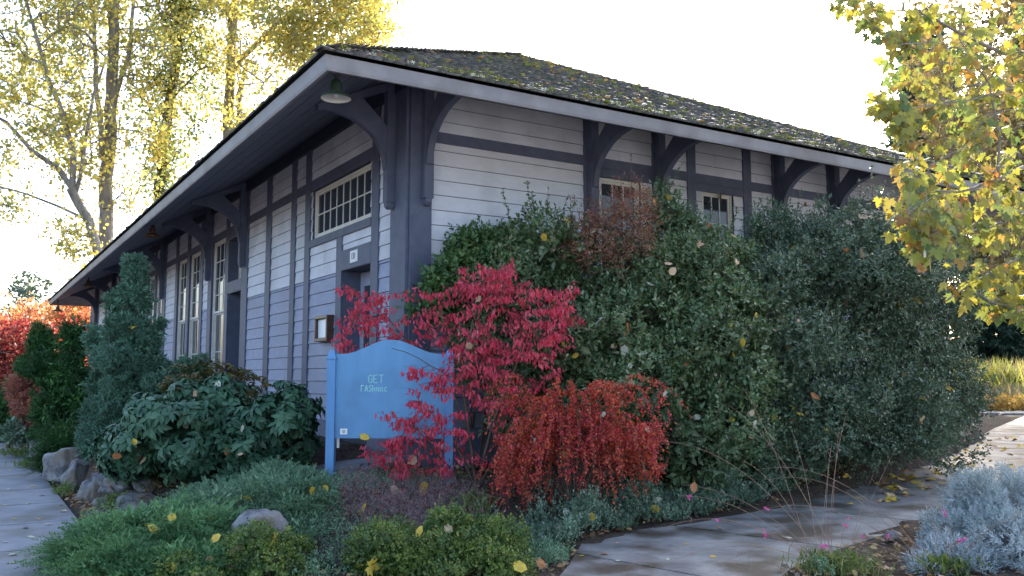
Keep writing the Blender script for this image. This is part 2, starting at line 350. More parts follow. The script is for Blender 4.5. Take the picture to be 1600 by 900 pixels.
def tubes(segs, sides=5):
    """segs: (p0,p1,r0,r1) arrays -> frusta"""
    A = np.array([s[0] for s in segs]); B = np.array([s[1] for s in segs]); ra = np.array([s[2] for s in segs]); rb = np.array([s[3] for s in segs])
    d = unit(B - A); ref = np.where(np.abs(d[:, 2:3]) > .9, [[1.0, 0, 0]], [[0, 0, 1.0]]); u = unit(np.cross(d, ref)); v = np.cross(d, u)
    n = len(A); ang = np.arange(sides) * 2 * math.pi / sides; cs = np.cos(ang)[None, :, None]; sn = np.sin(ang)[None, :, None]
    ring = cs * u[:, None] + sn * v[:, None]
    V = np.concatenate([A[:, None] + ring * ra[:, None, None], B[:, None] + ring * rb[:, None, None]], 1)
    f = []
    for i in range(sides):
        j = (i + 1) % sides; f += [(i, j, j + sides), (i, j + sides, i + sides)]
    F = np.array(f)[None] + (np.arange(n) * 2 * sides)[:, None, None]
    return V.reshape(-1, 3), F.reshape(-1, 3)
def grow(limbs, attr, rng, step=.35, r_tip=.008, wob=.12, rise=.5, expo=2.3, seglen=None):
    """limbs: list of (polyline of 3D points, r0, r1); attr: points to reach. returns segs, twig ends list [(start,end)]"""
    pos, par, fix = [], [], []
    for pl, r0, r1 in limbs:
        pl = [np.array(p, float) for p in pl]; Ls = [np.linalg.norm(pl[i + 1] - pl[i]) for i in range(len(pl) - 1)]; tot = sum(Ls)
        last = -1
        if pos:
            d = np.linalg.norm(np.array(pos) - pl[0], axis=1); last = int(d.argmin())
        acc = 0
        for i in range(len(pl) - 1):
            k = max(1, int(Ls[i] / step))
            for j in range(k + (i == len(pl) - 2)):
                t = j / k; p = pl[i] * (1 - t) + pl[i + 1] * t
                if 0 < i + j: p = p + rng.normal(0, step * .035, 3)
                pos.append(p); par.append(last); last = len(pos) - 1
                f = (acc + t * Ls[i]) / tot; fix.append(r0 * (1 - f) + r1 * f)
            acc += Ls[i]
    attr = np.array(attr); A = np.array(pos)
    d0 = np.array([np.linalg.norm(A - a, axis=1).min() for a in attr]); order = np.argsort(d0)
    ends = []
    cap = len(pos) + int(len(attr) * 14) + 10; buf = np.zeros((cap, 3)); buf[:len(pos)] = A; n = len(pos)
    for ai in order:
        a = attr[ai]; v = a - buf[:n]; dist = np.linalg.norm(v, axis=1) + rise * np.maximum(0, -v[:, 2] )
        j = int(dist.argmin()); s = buf[j].copy(); L = np.linalg.norm(a - s); k = max(2, min(12, int(L / (seglen or step))))
        mid = (s + a) / 2 + rng.normal(0, wob * L, 3) + np.array([0, 0, .12 * L]); last = j
        for i in range(1, k + 1):
            t = i / k; p = (1 - t) ** 2 * s + 2 * t * (1 - t) * mid + t * t * a
            if n >= cap: break
            buf[n] = p; pos.append(p); par.append(last); fix.append(0); last = n; n += 1
        ends.append((s, a))
    rad = np.zeros(n); 
    acc = np.zeros(n)
    for i in range(n - 1, -1, -1):
        rr = r_tip if acc[i] == 0 else acc[i] ** (1 / expo)
        rad[i] = max(rr, 0); 
        if fix[i]: rad[i] = fix[i]
        if par[i] >= 0: acc[par[i]] += rad[i] ** expo if not fix[i] else 0
    segs = []
    for i in range(n):
        if par[i] >= 0:
            r0 = rad[par[i]]; 
            if fix[par[i]] and not fix[i]: r0 = min(r0, rad[i] * 1.5)
            if np.linalg.norm(buf[i] - buf[par[i]]) > 1e-5: segs.append((buf[par[i]], buf[i], r0, rad[i]))
    return segs, ends, buf[:n]
def plant(name, base_pt, label, cat_, foliage, fmat, stems=None, smat=None, group=None, fname='foliage', sname='stem'):
    b = np.array(base_pt, float)
    e = empty(name, b, label, cat_, group)
    V, F = foliage; arr_mesh(fname, V - b, F, fmat, e)
    if stems is not None:
        V, F = stems; arr_mesh(sname, V - b, F, smat or M['twig'], e, smooth=True)
    return e
STAGE = 9
# ------------------------------------------------------------------ ground, sidewalk, paths
def local_frame(o): o.location = (C0[0], C0[1], 0); o.rotation_euler = (0, 0, TH); return o
def grid_patch(name, xs, ys, zf, m, kind='structure'):
    X, Y = np.meshgrid(xs, ys, indexing='ij'); Z = zf(X, Y)
    V = np.stack([X, Y, Z], -1).reshape(-1, 3); nx, ny = len(xs), len(ys)
    i, j = np.meshgrid(np.arange(nx - 1), np.arange(ny - 1), indexing='ij'); a = (i * ny + j).ravel()
    o = arr_mesh(name, V, np.stack([a, a + ny, a + ny + 1, a + 1], 1), m, smooth=True); o['kind'] = kind; return local_frame(o)
rg = np.random.default_rng(5)
_nz = Noise(rg, 1.2)
def ground_z(X, Y):
    Z = T(X, Y) + .02 * _nz(np.stack([X, Y, X * 0], -1).reshape(-1, 3)).reshape(X.shape)
    Z = np.where(X < -3.45, -.05, Z); Z = np.where(Y < -10.7, -.12, Z)
    # lower under the front path
    return np.where(in_path(X, Y, .12), base(X) - .06, Z)
FAR_E = [(-2.6, -6.2), (-.5, -4.15), (.13, -3.45), (1.01, -3.22), (2.61, -3.16), (5.13, -2.42), (8.21, -1.4), (12.98, .6), (21, 4.2), (30, 8.2)]
NEAR_E = [(-1.6, -8.5), (-.2, -6.0), (.75, -5.2), (1.75, -4.92), (3.3, -4.6), (4.9, -4.12), (8.7, -3.0), (13.6, -1.2), (22, 2.2), (31, 6.0)]
def in_path(X, Y, m=0):
    fx, fy = zip(*FAR_E); nx, ny = zip(*NEAR_E)
    fi = np.interp(X, fx, fy); ni = np.interp(X, nx, ny)
    return (X > -2.6) & (X < 31) & (Y < fi - m) & (Y > ni + m)
xs = np.concatenate([[-500, -60, -20, -8, -5], np.arange(-3.9, 14, .14), np.arange(14, 40, 1.0), [60, 120, 500]])
ys = np.concatenate([[-300, -60, -20, -12, -10.6, -9.5], np.arange(-8, 4, .14), np.arange(4, 20, .5), np.arange(20, 60, 4), [100, 200, 800]])
grid_patch('ground', xs, ys, ground_z, M['soil'])
def slab_strip(name, A, B, zf, m, n_per=1.25, th=.09, gap=.034, cross=0):
    """concrete slabs between two edge polylines (local coords), with open joints"""
    A = np.array(A, float); B = np.array(B, float)
    def param(Pl, t):
        d = np.r_[0, np.cumsum(np.linalg.norm(np.diff(Pl, axis=0), axis=1))]; s = t * d[-1]
        return np.array([np.interp(s, d, Pl[:, 0]), np.interp(s, d, Pl[:, 1])])
    tot = np.linalg.norm(np.diff(A, axis=0), axis=1).sum(); n = max(1, int(tot / n_per)); mb = MB()
    for i in range(n):
        t0 = i / n + gap / tot; t1 = (i + 1) / n
        k = 4
        a = [param(A, t0 + (t1 - t0) * j / k) for j in range(k + 1)]; b = [param(B, t0 + (t1 - t0) * j / k) for j in range(k + 1)]
        for j in range(k):
            q = [a[j], a[j + 1], b[j + 1], b[j]]
            top = [(p[0], p[1], zf(p[0], p[1])) for p in q]; bot = [(p[0], p[1], zf(p[0], p[1]) - th) for p in q]
            fs = [(0, 3, 2, 1), (0, 1, 5, 4), (2, 3, 7, 6)]
            if j == 0: fs.append((3, 0, 4, 7))
            if j == k - 1: fs.append((1, 2, 6, 5))
            mb.add(top + bot, fs)
    o = mb.build(name, m); o['kind'] = 'structure'; return local_frame(o)
slab_strip('garden_path', FAR_E, NEAR_E, lambda x, y: float(base(x)) + .012, M['pathc'], 1.7)
slab_strip('sidewalk', [(-3.55, -9), (-3.55, 70)], [(-5.6, -9), (-5.6, 70)], lambda x, y: .0, M['conc'], 1.55)
def walk_z(x, y): return float(ramp(x)) + .012
slab_strip('walkway', [(-3.53, .02), (-2.4, .32), (-1.4, .6), (-.9, 1.0), (-.7, 2.6)], [(-3.53, -.95), (-2.3, -.72), (-.8, -.3), (.0, .0), (-.06, 2.6)], walk_z, M['conc'], 1.4)
grid_patch('bounce_pavement', np.arange(-70, 71, 10.), np.r_[np.arange(-120, -15, 15.), -10.8], lambda X, Y: base(X) + .008, M['bounce_court'])  # unseen pale pavement added behind the camera to bounce sunlight onto the walls
slab_strip('crossing_pavement', [(17.5, 10.5), (29.8, 2.2)], [(20, 14.5), (33, 5.5)], lambda x, y: .34, M['conc'], 3)

# ------------------------------------------------------------------ the depot
bd = empty('depot_building', (C0[0], C0[1], 0), 'long grey wooden station depot with mossy shake hip roof and slate blue trim', 'building', rotz=TH)
WR, LL, OV = 10.25, 31.0, 1.70
ZF, ZE, ZW = .85, 4.57, 5.40           # skirt top, fascia bottom, soffit at wall
ZR = float(at(812, 88, 18.45)[2]); LYR = 5.55; LXR = WR / 2
PB = 3.04
EX = .195
OPEN_L = [(1.14, 2.25, .85, 3.04), (1.22, 3.62, 3.68, 4.47), (7.83, 8.9, .85, 3.25), (7.83, 8.9, 3.47, 4.37)]
TW = [(9.17, 10.39), (11.55, 12.76), (13.06, 14.21), (16.32, 17.35), (17.6, 18.65), (21.9, 23.1), (23.4, 24.6), (26.9, 28.1)]
OPEN_L += [(a, b, 1.15, 4.5) for a, b in TW]
OPEN_R = [(3.0, 3.76, 1.7, 4.37), (5.0, 5.67, 1.7, 4.40), (8.55, 9.5, 1.7, 4.4)]
def clap(name, f, length, opens, z0, z1, m, rng):
    mb = MB(); z = z0
    nrow = int(round((z1 - z0) / EX + .49)); e = EX
    for r in range(nrow):
        a, b = z0 + r * e, min(z1, z0 + (r + 1) * e)
        if b - a < .02: continue
        cuts = sorted([(o[0], o[1]) for o in opens if o[2] - .05 < (a + b) / 2 < o[3] + .05]); s = 0; segs = []
        for c0, c1 in cuts:
            if c0 > s: segs.append((s, c0))
            s = max(s, c1)
        if s < length: segs.append((s, length))
        for s0, s1 in segs:
            t = s0
            while t < s1 - .001:
                t1 = min(s1, t + rng.uniform(2.4, 4.5)); 
                if s1 - t1 < .5: t1 = s1
                j = rng.uniform(-.001, .001); w = .0015
                vs = [f(t + w, .000, b - .004), f(t1 - w, .000, b - .004), f(t1 - w, .014 + j, a + .004), f(t + w, .014 + j, a + .004), f(t1 - w, .0, a + .002), f(t + w, .0, a + .002)]
                mb.add(vs, [(0, 1, 2, 3), (3, 2, 4, 5)])
                t = t1
    return mb.build(name, m, bd)
fL = lambda t, d, z: (-d, t, z)
fRt = lambda t, d, z: (t, -d, z)
fBk = lambda t, d, z: (t, LL + d, z)
fRr = lambda t, d, z: (WR + d, t, z)
pr = random.Random(3)
# solid walls behind the boards, pierced by the openings
def wallcore(f, length, opens, z0, z1):
    mb = MB(); xs_ = sorted({0, length} | {o[0] for o in opens} | {o[1] for o in opens}); zs_ = sorted({z0, z1} | {o[2] for o in opens} | {o[3] for o in opens})
    for i in range(len(xs_) - 1):
        for j in range(len(zs_) - 1):
            cx, cz = (xs_[i] + xs_[i + 1]) / 2, (zs_[j] + zs_[j + 1]) / 2
            if any(o[0] < cx < o[1] and o[2] < cz < o[3] for o in opens): continue
            mb.add([f(xs_[i], -.004, zs_[j]), f(xs_[i + 1], -.004, zs_[j]), f(xs_[i + 1], -.004, zs_[j + 1]), f(xs_[i], -.004, zs_[j + 1])], [(0, 1, 2, 3)])
    return mb
core = MB()
for f, l, o in ((fL, LL, OPEN_L), (fRt, WR, OPEN_R), (fBk, WR, []), (fRr, LL, [])):
    c = wallcore(f, l, o, .3, ZW); core.add(c.v, c.f)
core.build('wall_sheathing', M['trim_top'], bd)
for f, l, o, nm in ((fL, LL, OPEN_L, 'side_wall'), (fRt, WR, OPEN_R, 'end_wall')):
    clap(nm, f, l, o, PB, 5.2, M['side_hi'], pr)
    clap(nm, f, l, o, PB - 11 * EX - .045, PB, M['side_lo'], pr)
clap('end_wall', fBk, WR, [], PB - 2 * EX, 5.2, M['side_hi'], pr); clap('side_wall', fRr, LL, [], ZF, 5.2, M['side_hi'], pr)
def board(mb, f, a0, a1, z0, z1, d0, d1):
    c = [f(a, d, z) for a in (a0, a1) for d in (d0, d1) for z in (z0, z1)]
    return mb.add(c, [(0, 1, 3, 2), (4, 6, 7, 5), (0, 4, 5, 1), (2, 3, 7, 6), (0, 2, 6, 4), (1, 5, 7, 3)])
# base board
mb = MB()
for f, l in ((fL, LL), (fRt, WR)): 
    for (a, b) in ([(0, 1.14), (2.25, 7.83), (8.9, LL)] if f is fL else [(0, WR)]): board(mb, f, a, b, .3, ZF, -.01, .045)
mb.build('base_board', M['skirt'], bd)
# vertical trim boards, each its own part
VL = [(.0, .32), (.32, .50), (.90, 1.14), (2.25, 2.47), (3.70, 3.95), (4.45, 4.69), (5.87, 6.17), (7.40, 7.83), (8.90, 9.17), (10.39, 10.73), (11.30, 11.55), (12.76, 13.06), (14.21, 14.50), (15.84, 16.32),
      (17.38, 17.58), (18.68, 18.95), (20.2, 20.6), (21.6, 21.88), (23.12, 23.38), (24.62, 24.9), (25.6, 26.0), (26.6, 26.88), (28.12, 28.4), (30.5, 31.0)]
VR = [(.0, .30), (2.71, 2.93), (3.98, 4.15), (4.68, 4.85), (5.88, 6.06), (6.55, 6.78), (7.92, 8.14), (9.95, 10.25)]
for a, b in VL:
    z0 = ZF; z1 = 5.2
    if abs(a - .90) < .01 or abs(a - 7.4) < .01: z0 = .5
    if abs(a - 2.25) < .01: z0, z1 = .5, 3.66
    board(MB(), fL, a, b, z0, z1, 0, .032 + (.012 if a < .1 else 0)).build('trim_board', M['trim'], bd, bevel=.004)
for a, b in VR: board(MB(), fRt, a, b, ZF, 5.2, 0, .032 if a > .1 else .044).build('trim_board', M['trim'], bd, bevel=.004)
# horizontal belts
def belts(f, V, l, z0, z1, skip=()):
    mb = MB(); s = 0
    for a, b in sorted(V) + [(l, l)]:
        if a - s > .02: board(MB(), f, s, a, z0, z1, 0, .028).build('belt_board', M['trim'], bd)
        s = max(s, b)
belts(fL, [v for v in VL if abs(v[0] - 2.25) > .01], LL, 4.5, 4.65)
belts(fRt, VR, WR, 4.5, 4.645)
BB = [(fRt, 2.93, 3.98, 4.375, 4.497, .027), (fRt, 4.85, 5.88, 4.375, 4.497, .027), (fL, 1.14, 3.70, 4.47, 4.497, .027), (fL, 7.83, 8.9, 4.37, 4.498, .026)]
for f, a, b, z0, z1, d in BB: board(MB(), f, a, b, z0, z1, 0, d).build('head_board', M['trim'], bd)
for f, a, b, z0, z1, d in ((fL, 1.14, 2.248, 3.045, 3.335, .034), (fL, 7.83, 8.9, 3.252, 3.47, .034)): board(MB(), f, a, b, z0, z1, 0, d).build('door_head', M['trim'], bd)
board(MB(), fL, 1.14, 3.70, 3.56, 3.675, 0, .04).build('window_sill', M['trim'], bd)
for a, b in TW: board(MB(), fL, a, b, 1.04, 1.148, 0, .05).build('window_sill', M['trim'], bd)
mb = MB()
for f, l in ((fL, LL), (fRt, WR), (fRr, LL), (fBk, WR)): board(mb, f, -.05 if f in (fL,) else 0, l + .05, 5.17, 5.44, -.01, .06 if f in (fL, fRr) else .055)
mb.build('eave_beam', M['trim_top'], bd)
# brackets
def soff(d): return ZW - (ZW - ZE - .03) / OV * d
def bracket(f, c, w=.088):
    br = MB()
    g = lambda u, v, t: f(c + t, u, v)
    post = [(.03, 3.74), (.15, 3.74), (.15, 5.30), (.03, 5.36)]
    br.prism(post, -w * .72, w * .72, g)
    br.prism([(.035, 3.74), (.04, 3.69), (.07, 3.655), (.11, 3.655), (.14, 3.69), (.145, 3.74)], -w * .5, w * .5, g)
    a = [(.15 + .86 * (1 - math.cos(t)), 4.16 + (soff(1.01) - .085 - 4.16) * math.sin(t)) for t in np.linspace(0, math.pi / 2, 14)]
    up = [(1.04, soff(1.04) - .05), (.5, soff(.5) - .09), (.46, soff(.46) - .15), (.15, 4.74)]
    br.prism(a + up, -w * .42, w * .42, g)
    # thin bead following the curve
    for (p, q) in zip(a[:-1], a[1:]): br.prism([(p[0] - .004, p[1] - .006), (q[0] - .004, q[1] - .006), (q[0] + .02, q[1] + .02), (p[0] + .02, p[1] + .02)], -w * .52, w * .52, g)
    top = [(.02, soff(.02) - .012), (1.08, soff(1.08) - .012), (1.08, soff(1.08) - .09), (.02, soff(.02) - .13)]
    br.prism(top, -w * .5, w * .5, g)
    o = br.build('bracket', M['trim_top'] if False else M['trim'], bd, bevel=.006)
    return o
for c in (.41, 7.61, 10.56, 16.08, 20.4, 25.8, 30.75): bracket(fL, c)
for c in (.21, 2.82, 4.07, 6.66, 8.03, 10.1): bracket(fRt, c)
# end brackets past the far corner
bracket(fRr, .2)
# soffit planks, fascia: rings swept round the eaves
def ring(mb, prof, outer=True):
    """prof: list of (offset outward from the wall rectangle, z), closed"""
    n = len(prof); vs = []
    for cx, cy, sx, sy in ((0, 0, -1, -1), (WR, 0, 1, -1), (WR, LL, 1, 1), (0, LL, -1, 1)):
        vs += [(cx + sx * d, cy + sy * d, z) for d, z in prof]
    fs = []
    for k in range(4):
        for i in range(n):
            j = (i + 1) % n; k2 = (k + 1) % 4; fs.append((k * n + i, k * n + j, k2 * n + j, k2 * n + i))
    return mb.add(vs, fs)
mb = MB(); d = OV - .04; i = 0
while d > .02:
    d2 = max(.0, d - .145); jz = (i % 2) * .003
    ring(mb, [(d, soff(d) + jz), (d2 + .008, soff(d2 + .008) + jz), (d2 + .008, soff(d2 + .008) + .03), (d, soff(d) + .03)]); d = d2; i += 1
mb.build('soffit', M['soffit'], bd)
mb = MB(); ring(mb, [(OV - .035, ZE), (OV, ZE), (OV + .012, ZE + .03), (OV + .035, ZE + .15), (OV + .0, ZE + .165), (OV - .035, ZE + .165)])
mb.build('fascia', M['fascia'], bd)
# roof
ZT = ZE + .175
ex = OV + .075
cor = [(-ex, -ex), (WR + ex, -ex), (WR + ex, LL + ex), (-ex, LL + ex)]
R1, R2 = (LXR, LYR, ZR), (LXR, LL - LYR, ZR)
roof = MB()
e = [(x, y, ZT) for x, y in cor]
roof.add(e + [R1, R2], [(0, 1, 4), (1, 2, 5, 4), (2, 3, 5), (3, 0, 4, 5)]).build('roof_deck', M['roofbase'], bd)
def shingles(name, E0, E1, T0, T1, expo, wmin, wmax, rows=None, rng=None, sag=0):
    E0, E1, T0, T1 = map(lambda p: np.array(p, float), (E0, E1, T0, T1))
    u = (E1 - E0) / np.linalg.norm(E1 - E0); n = np.cross(u, (T0 - E0)); n /= np.linalg.norm(n)
    if n[2] < 0: n = -n
    v = np.cross(n, u); v = v if v[2] > 0 else -v
    Lv = (T0 - E0) @ v; nrow = int(Lv / expo); V = []; Fs = []
    for r in range(nrow if rows is None else min(rows, nrow)):
        s = r * expo / Lv
        a = E0 + (T0 - E0) * s; b = E1 + (T1 - E1) * s; tot = np.linalg.norm(b - a); t = rng.uniform(-.1, 0)
        while t < tot:
            w = rng.uniform(wmin, wmax); t1 = min(t + w, tot + .01)
            x0, x1 = max(t, 0) + .002, t1 - .002
            if x1 - x0 > .02:
                bu = rng.uniform(-.014, .01); lift = rng.uniform(.018, .03) + (rng.random() < .06) * .02; tw = rng.uniform(-.004, .004)
                L = expo * 1.6
                p = [a + u * x0 + v * bu + n * (lift + tw), a + u * x1 + v * bu + n * (lift - tw), a + u * x1 + v * L + n * .006, a + u * x0 + v * L + n * .006,
                     a + u * x0 + v * bu + n * .002, a + u * x1 + v * bu + n * .002]
                k = len(V); V += p; Fs += [(k, k + 1, k + 2, k + 3), (k + 4, k + 5, k + 1, k), (k + 4, k, k + 3, k + 3), (k + 5, k + 2, k + 1, k + 1)]
            t = t1
    V = np.array(V); Fs = np.array(Fs)
    tri = []
    quads = Fs[Fs[:, 2] != Fs[:, 3]]; tr = Fs[Fs[:, 2] == Fs[:, 3]][:, :3]
    F3 = np.concatenate([quads[:, [0, 1, 2]], quads[:, [0, 2, 3]], tr])
    return arr_mesh(name, V, F3, M['shake'], bd)
rr = random.Random(8)
shingles('roof_shakes', e[0], e[1], R1, R1, .135, .08, .2, rng=rr)
shingles('roof_shakes', e[3], e[0], R2, R1, .15, .12, .28, rng=rr)
# stepped hip and ridge caps
def caps(A, B, name):
    A, B = np.array(A, float), np.array(B, float); L = np.linalg.norm(B - A); d = (B - A) / L; s = np.cross(d, [0, 0, 1]); s /= np.linalg.norm(s); up = np.cross(s, d); mb = MB(); t = -.03
    while t < L:
        h = .05 + rr.uniform(-.006, .01); o = A + d * t; ln = .3
        q = [o + up * h, o + s * .11 + up * (h - .05), o - s * .11 + up * (h - .05), o + d * ln + up * .02, o + d * ln + s * .11 - up * .03, o + d * ln - s * .11 - up * .03,
             o + up * (h - .022), o + s * .11 + up * (h - .072), o - s * .11 + up * (h - .072)]
        mb.add(q, [(0, 1, 4, 3), (0, 3, 5, 2), (0, 6, 7, 1), (0, 2, 8, 6)]); t += .17
    return mb.build(name, M['shake'], bd)
caps(e[0], R1, 'hip_cap'); caps(e[1], R1, 'hip_cap'); caps(R1, R2, 'ridge_cap')
# moss, lichen and blown leaves lodged on the shakes
rm = np.random.default_rng(12)
n_front = np.cross(np.array(e[1]) - np.array(e[0]), np.array(R1) - np.array(e[0])); n_front /= np.linalg.norm(n_front)
def roofpt(a, s): # a across 0..1, s up 0..1
    E = np.array(e[0]) + (np.array(e[1]) - np.array(e[0])) * a[:, None]; return E + (np.array(R1) - E) * s[:, None]
def tufts(n, size, m, name, edge, rise=1.0):
    a = rm.random(n); s = np.where(rm.random(n) < edge, rm.uniform(.0, .02, n), rm.random(n) ** 1.6 * .95)
    # more moss toward the right end
    keep = rm.random(n) < (.35 + .65 * a); a, s = a[keep], s[keep]
    P0 = roofpt(a, s) + n_front * .03; out = []
    for p in P0:
        k = rm.integers(14, 34); r = size * rm.uniform(.4, 1.3); dv = rdir(rm, k); dv[:, 2] = np.abs(dv[:, 2]) * .8; 
        off = dv * r * rm.uniform(.2, 1, (k, 1)) * [1.3, 1.3, rise]
        out.append(leaves(p + off, dv, .028, T_LEAF, rm))
    V, F = cat(out); o = arr_mesh(name, V, F, m, bd); o['kind'] = 'stuff'; return o
tufts(520, .052, M['moss'], 'roof_moss', .3); tufts(90, .03, M['lichen'], 'roof_lichen', .75)
a = rm.random(170); s = rm.random(170) ** 1.5 * .9
V, F = leaves(roofpt(a, s) + n_front * .04, rdir(rm, 170) * [1, 1, .15], rm.uniform(.05, .10, 170), T_ROUND, rm, roll=.2)
o = arr_mesh('roof_leaf_litter', V, F, M['litter'], bd); o['kind'] = 'stuff'
# windows and doors
def window(f, a0, a1, z0, z1, cols, rows, name='window', double=False, inset=.07, fw=.05):
    fr = MB()
    for b in ((a0, a1, z0, z0 + fw), (a0, a1, z1 - fw, z1), (a0, a0 + fw, z0 + fw, z1 - fw), (a1 - fw, a1, z0 + fw, z1 - fw)): board(fr, f, *b, -inset - .05, -inset + .03)
    w = fr.build(name, M['cream'], bd)
    sashes = [(z0 + fw, z1 - fw, -inset)]
    if double:
        mid = 2.9; sashes = [(mid, z1 - fw, -inset), (z0 + fw, mid - .0, -inset - .035)]
    mt = MB(); gl = MB()
    for si, (s0, s1, dd) in enumerate(sashes):
        sw = .035
        for b in ((a0 + fw, a1 - fw, s0, s0 + sw + (.012 if double and si == 0 else 0)), (a0 + fw, a1 - fw, s1 - sw, s1), (a0 + fw, a0 + fw + sw, s0 + sw, s1 - sw), (a1 - fw - sw, a1 - fw, s0 + sw, s1 - sw)): board(mt, f, *b, dd - .02, dd + .012)
        x0, x1 = a0 + fw + sw, a1 - fw - sw; y0, y1 = s0 + sw, s1 - sw; rws = rows if si == 0 else 2
        for i in range(1, cols): c = x0 + (x1 - x0) * i / cols; board(mt, f, c - .009, c + .009, y0, y1, dd - .012, dd + .006)
        for i in range(1, rws): c = y0 + (y1 - y0) * i / rws; board(mt, f, x0, x1, c - .009, c + .009, dd - .010, dd + .004)
        gl.add([f(a, dd - .004, z) for a, z in ((x0, y0), (x1, y0), (x1, y1), (x0, y1))], [(0, 1, 2, 3)])
    mt.build('sash', M['cream'], w); gl.build('pane', M['glass'], w)
    jb = MB()
    for (p, q) in (((a0, z0), (a0, z1)), ((a1, z0), (a1, z1)), ((a0, z0), (a1, z0)), ((a0, z1), (a1, z1))):
        jb.add([f(p[0], .0, p[1]), f(q[0], .0, q[1]), f(q[0], -inset - .06, q[1]), f(p[0], -inset - .06, p[1])], [(0, 1, 2, 3)])
    jb.build('jamb', M['trim'], w)
    return w
window(fL, 1.24, 3.60, 3.69, 4.46, 8, 2, inset=.05, fw=.04)
window(fL, 7.83, 8.9, 3.47, 4.37, 4, 3, inset=.22)
for a, b in TW: window(fL, a, b, 1.15, 4.5, 3, 4, double=True, inset=.05)
for a, b, z0, z1 in OPEN_R: window(fRt, a, b, z0, z1, 3, 6, inset=.06, fw=.04)
def door(a0, a1, z1, rec=.24):
    jb = MB(); z0 = .55
    for (p, q) in (((a0, z0), (a0, z1)), ((a1, z0), (a1, z1)), ((a0, z1), (a1, z1))):
        jb.add([fL(p[0], .0, p[1]), fL(q[0], .0, q[1]), fL(q[0], -rec, q[1]), fL(p[0], -rec, p[1])], [(0, 1, 2, 3)])
    jb.add([fL(a0, .02, .6), fL(a1, .02, .6), fL(a1, -rec, .6), fL(a0, -rec, .6)], [(0, 1, 2, 3)])
    jb.build('door_recess', M['trim'], bd)
    dm = MB(); board(dm, fL, a0 + .01, a1 - .01, .6, z1 - .01, -rec - .04, -rec + .01); 
    st = .14; lo, hi = 1.75, z1 - .22
    for b in ((a0 + .01, a0 + st, .6, z1 - .01), (a1 - st, a1 - .01, .6, z1 - .01), (a0 + st, a1 - st, hi, z1 - .01), (a0 + st, a1 - st, 1.55, lo), (a0 + st, a1 - st, .6, .85)): board(dm, fL, *b, -rec + .01, -rec + .03)
    d_ = dm.build('door', M['side_lo'], bd, bevel=.003)
    g = MB().add([fL(a, -rec + .016, z) for a, z in ((a0 + st, lo), (a1 - st, lo), (a1 - st, hi), (a0 + st, hi))], [(0, 1, 2, 3)]); g.build('pane', M['glass'], d_)
    kb = MB(); board(kb, fL, a0 + .06, a0 + .10, 1.45, 1.75, -rec + .03, -rec + .04); kb.add(*[( [fL(a0 + .08 + .03 * math.cos(t) , -rec + .08, 1.6 + .03 * math.sin(t)) for t in np.linspace(0, 5.5, 8)] + [fL(a0 + .08, -rec + .11, 1.6)]), [(i, (i + 1) % 8, 8) for i in range(8)]]); kb.build('handle', M['brass'], d_)
door(1.14, 2.25, 3.04, .3); door(7.83, 8.9, 3.25, .35)
# number plate over the door
pl = MB(); board(pl, fL, 1.60, 1.87, 3.115, 3.285, .034, .045); plo = pl.build('number_plate', M['white'], bd)
def text_mesh(name, s, size, m, parent, origin, xdir, zdir, ext=.002, sx=1.0):
    cu = bpy.data.curves.new(name, 'FONT'); cu.body = s; cu.size = size; cu.extrude = ext; cu.align_x = 'CENTER'; cu.align_y = 'CENTER'
    tmp = bpy.data.objects.new(name, cu); COL.objects.link(tmp); dg = bpy.context.evaluated_depsgraph_get(); me = bpy.data.meshes.new_from_object(tmp.evaluated_get(dg))
    bpy.data.objects.remove(tmp); X = Vector(xdir); Z = Vector(zdir); Yn = Z.cross(X) 
    mt = Matrix(((X.x * sx, Z.x, -Yn.x, origin[0]), (X.y * sx, Z.y, -Yn.y, origin[1]), (X.z * sx, Z.z, -Yn.z, origin[2]), (0, 0, 0, 1)))
    me.transform(mt); me.materials.clear(); o = link_mesh(name, me, m, parent); return o
text_mesh('digits', '131', .125, M['ink'], plo, (-.0475, 1.735, 3.20), (0, -1, 0), (0, 0, 1), sx=.85)
if STAGE == 0: raise SystemExit
# ------------------------------------------------------------------ eave lamps
def lamp(lx, ly, label, shade_m, z_drop=.30, group='enamel lamps under the eave', r=.175):
    zt = soff(-lx)
    e_ = empty('eave_lamp', W3(lx, ly, zt - z_drop), label, 'lamp', group)
    MB().lathe([(.045, z_drop + .0), (.05, z_drop - .02), (.03, z_drop - .03), (.018, z_drop - .04), (.018, .2), (.05, .17), (.062, .14), (.066, .04)], n=20).build('stem', shade_m, e_, smooth=True)
    MB().lathe([(.066, .045), (.10, .035), (.15, .012), (r, -.018), (r + .004, -.026), (r - .002, -.026), (.148, .004), (.10, .024), (.05, .035)], n=32).build('lamp_shade', shade_m, e_, smooth=True)
    MB().lathe([(r - .006, -.022), (.146, .002), (.10, .02), (.04, .03), (.0, .03)], n=32).build('reflector', M['lamp_in'] if shade_m is M['lamp_green'] else M['lamp_rust'], e_, smooth=True)
    MB().lathe([(.0, -.01), (.02, -.004), (.03, .012), (.02, .028), (.0, .03)], n=14).build('bulb', M['bulb'], e_, smooth=True)
def lpos(px, py, off): # point on the vertical plane lx = off
    a = (px - 800) / FPX; u = (450 - py) / FPX; c, s = math.cos(PITCH), math.sin(PITCH); r = np.array([a, c - u * s])
    t = (C0 @ DR + off) / (r @ DR); return float((r * t - C0) @ DL)
def lampat(px, py, off, label, m_, r=.16):
    ly = lpos(px, py, off); P_ = W3(off, ly, 0); q = at(px, py, P_[1]); lamp(off, ly, label, m_, z_drop=max(.12, soff(-off) - q[2]), r=r)
lampat(525, 151, -1.42, 'round enamel lamp with white inside hanging under the corner of the eave', M['lamp_green'], .165)
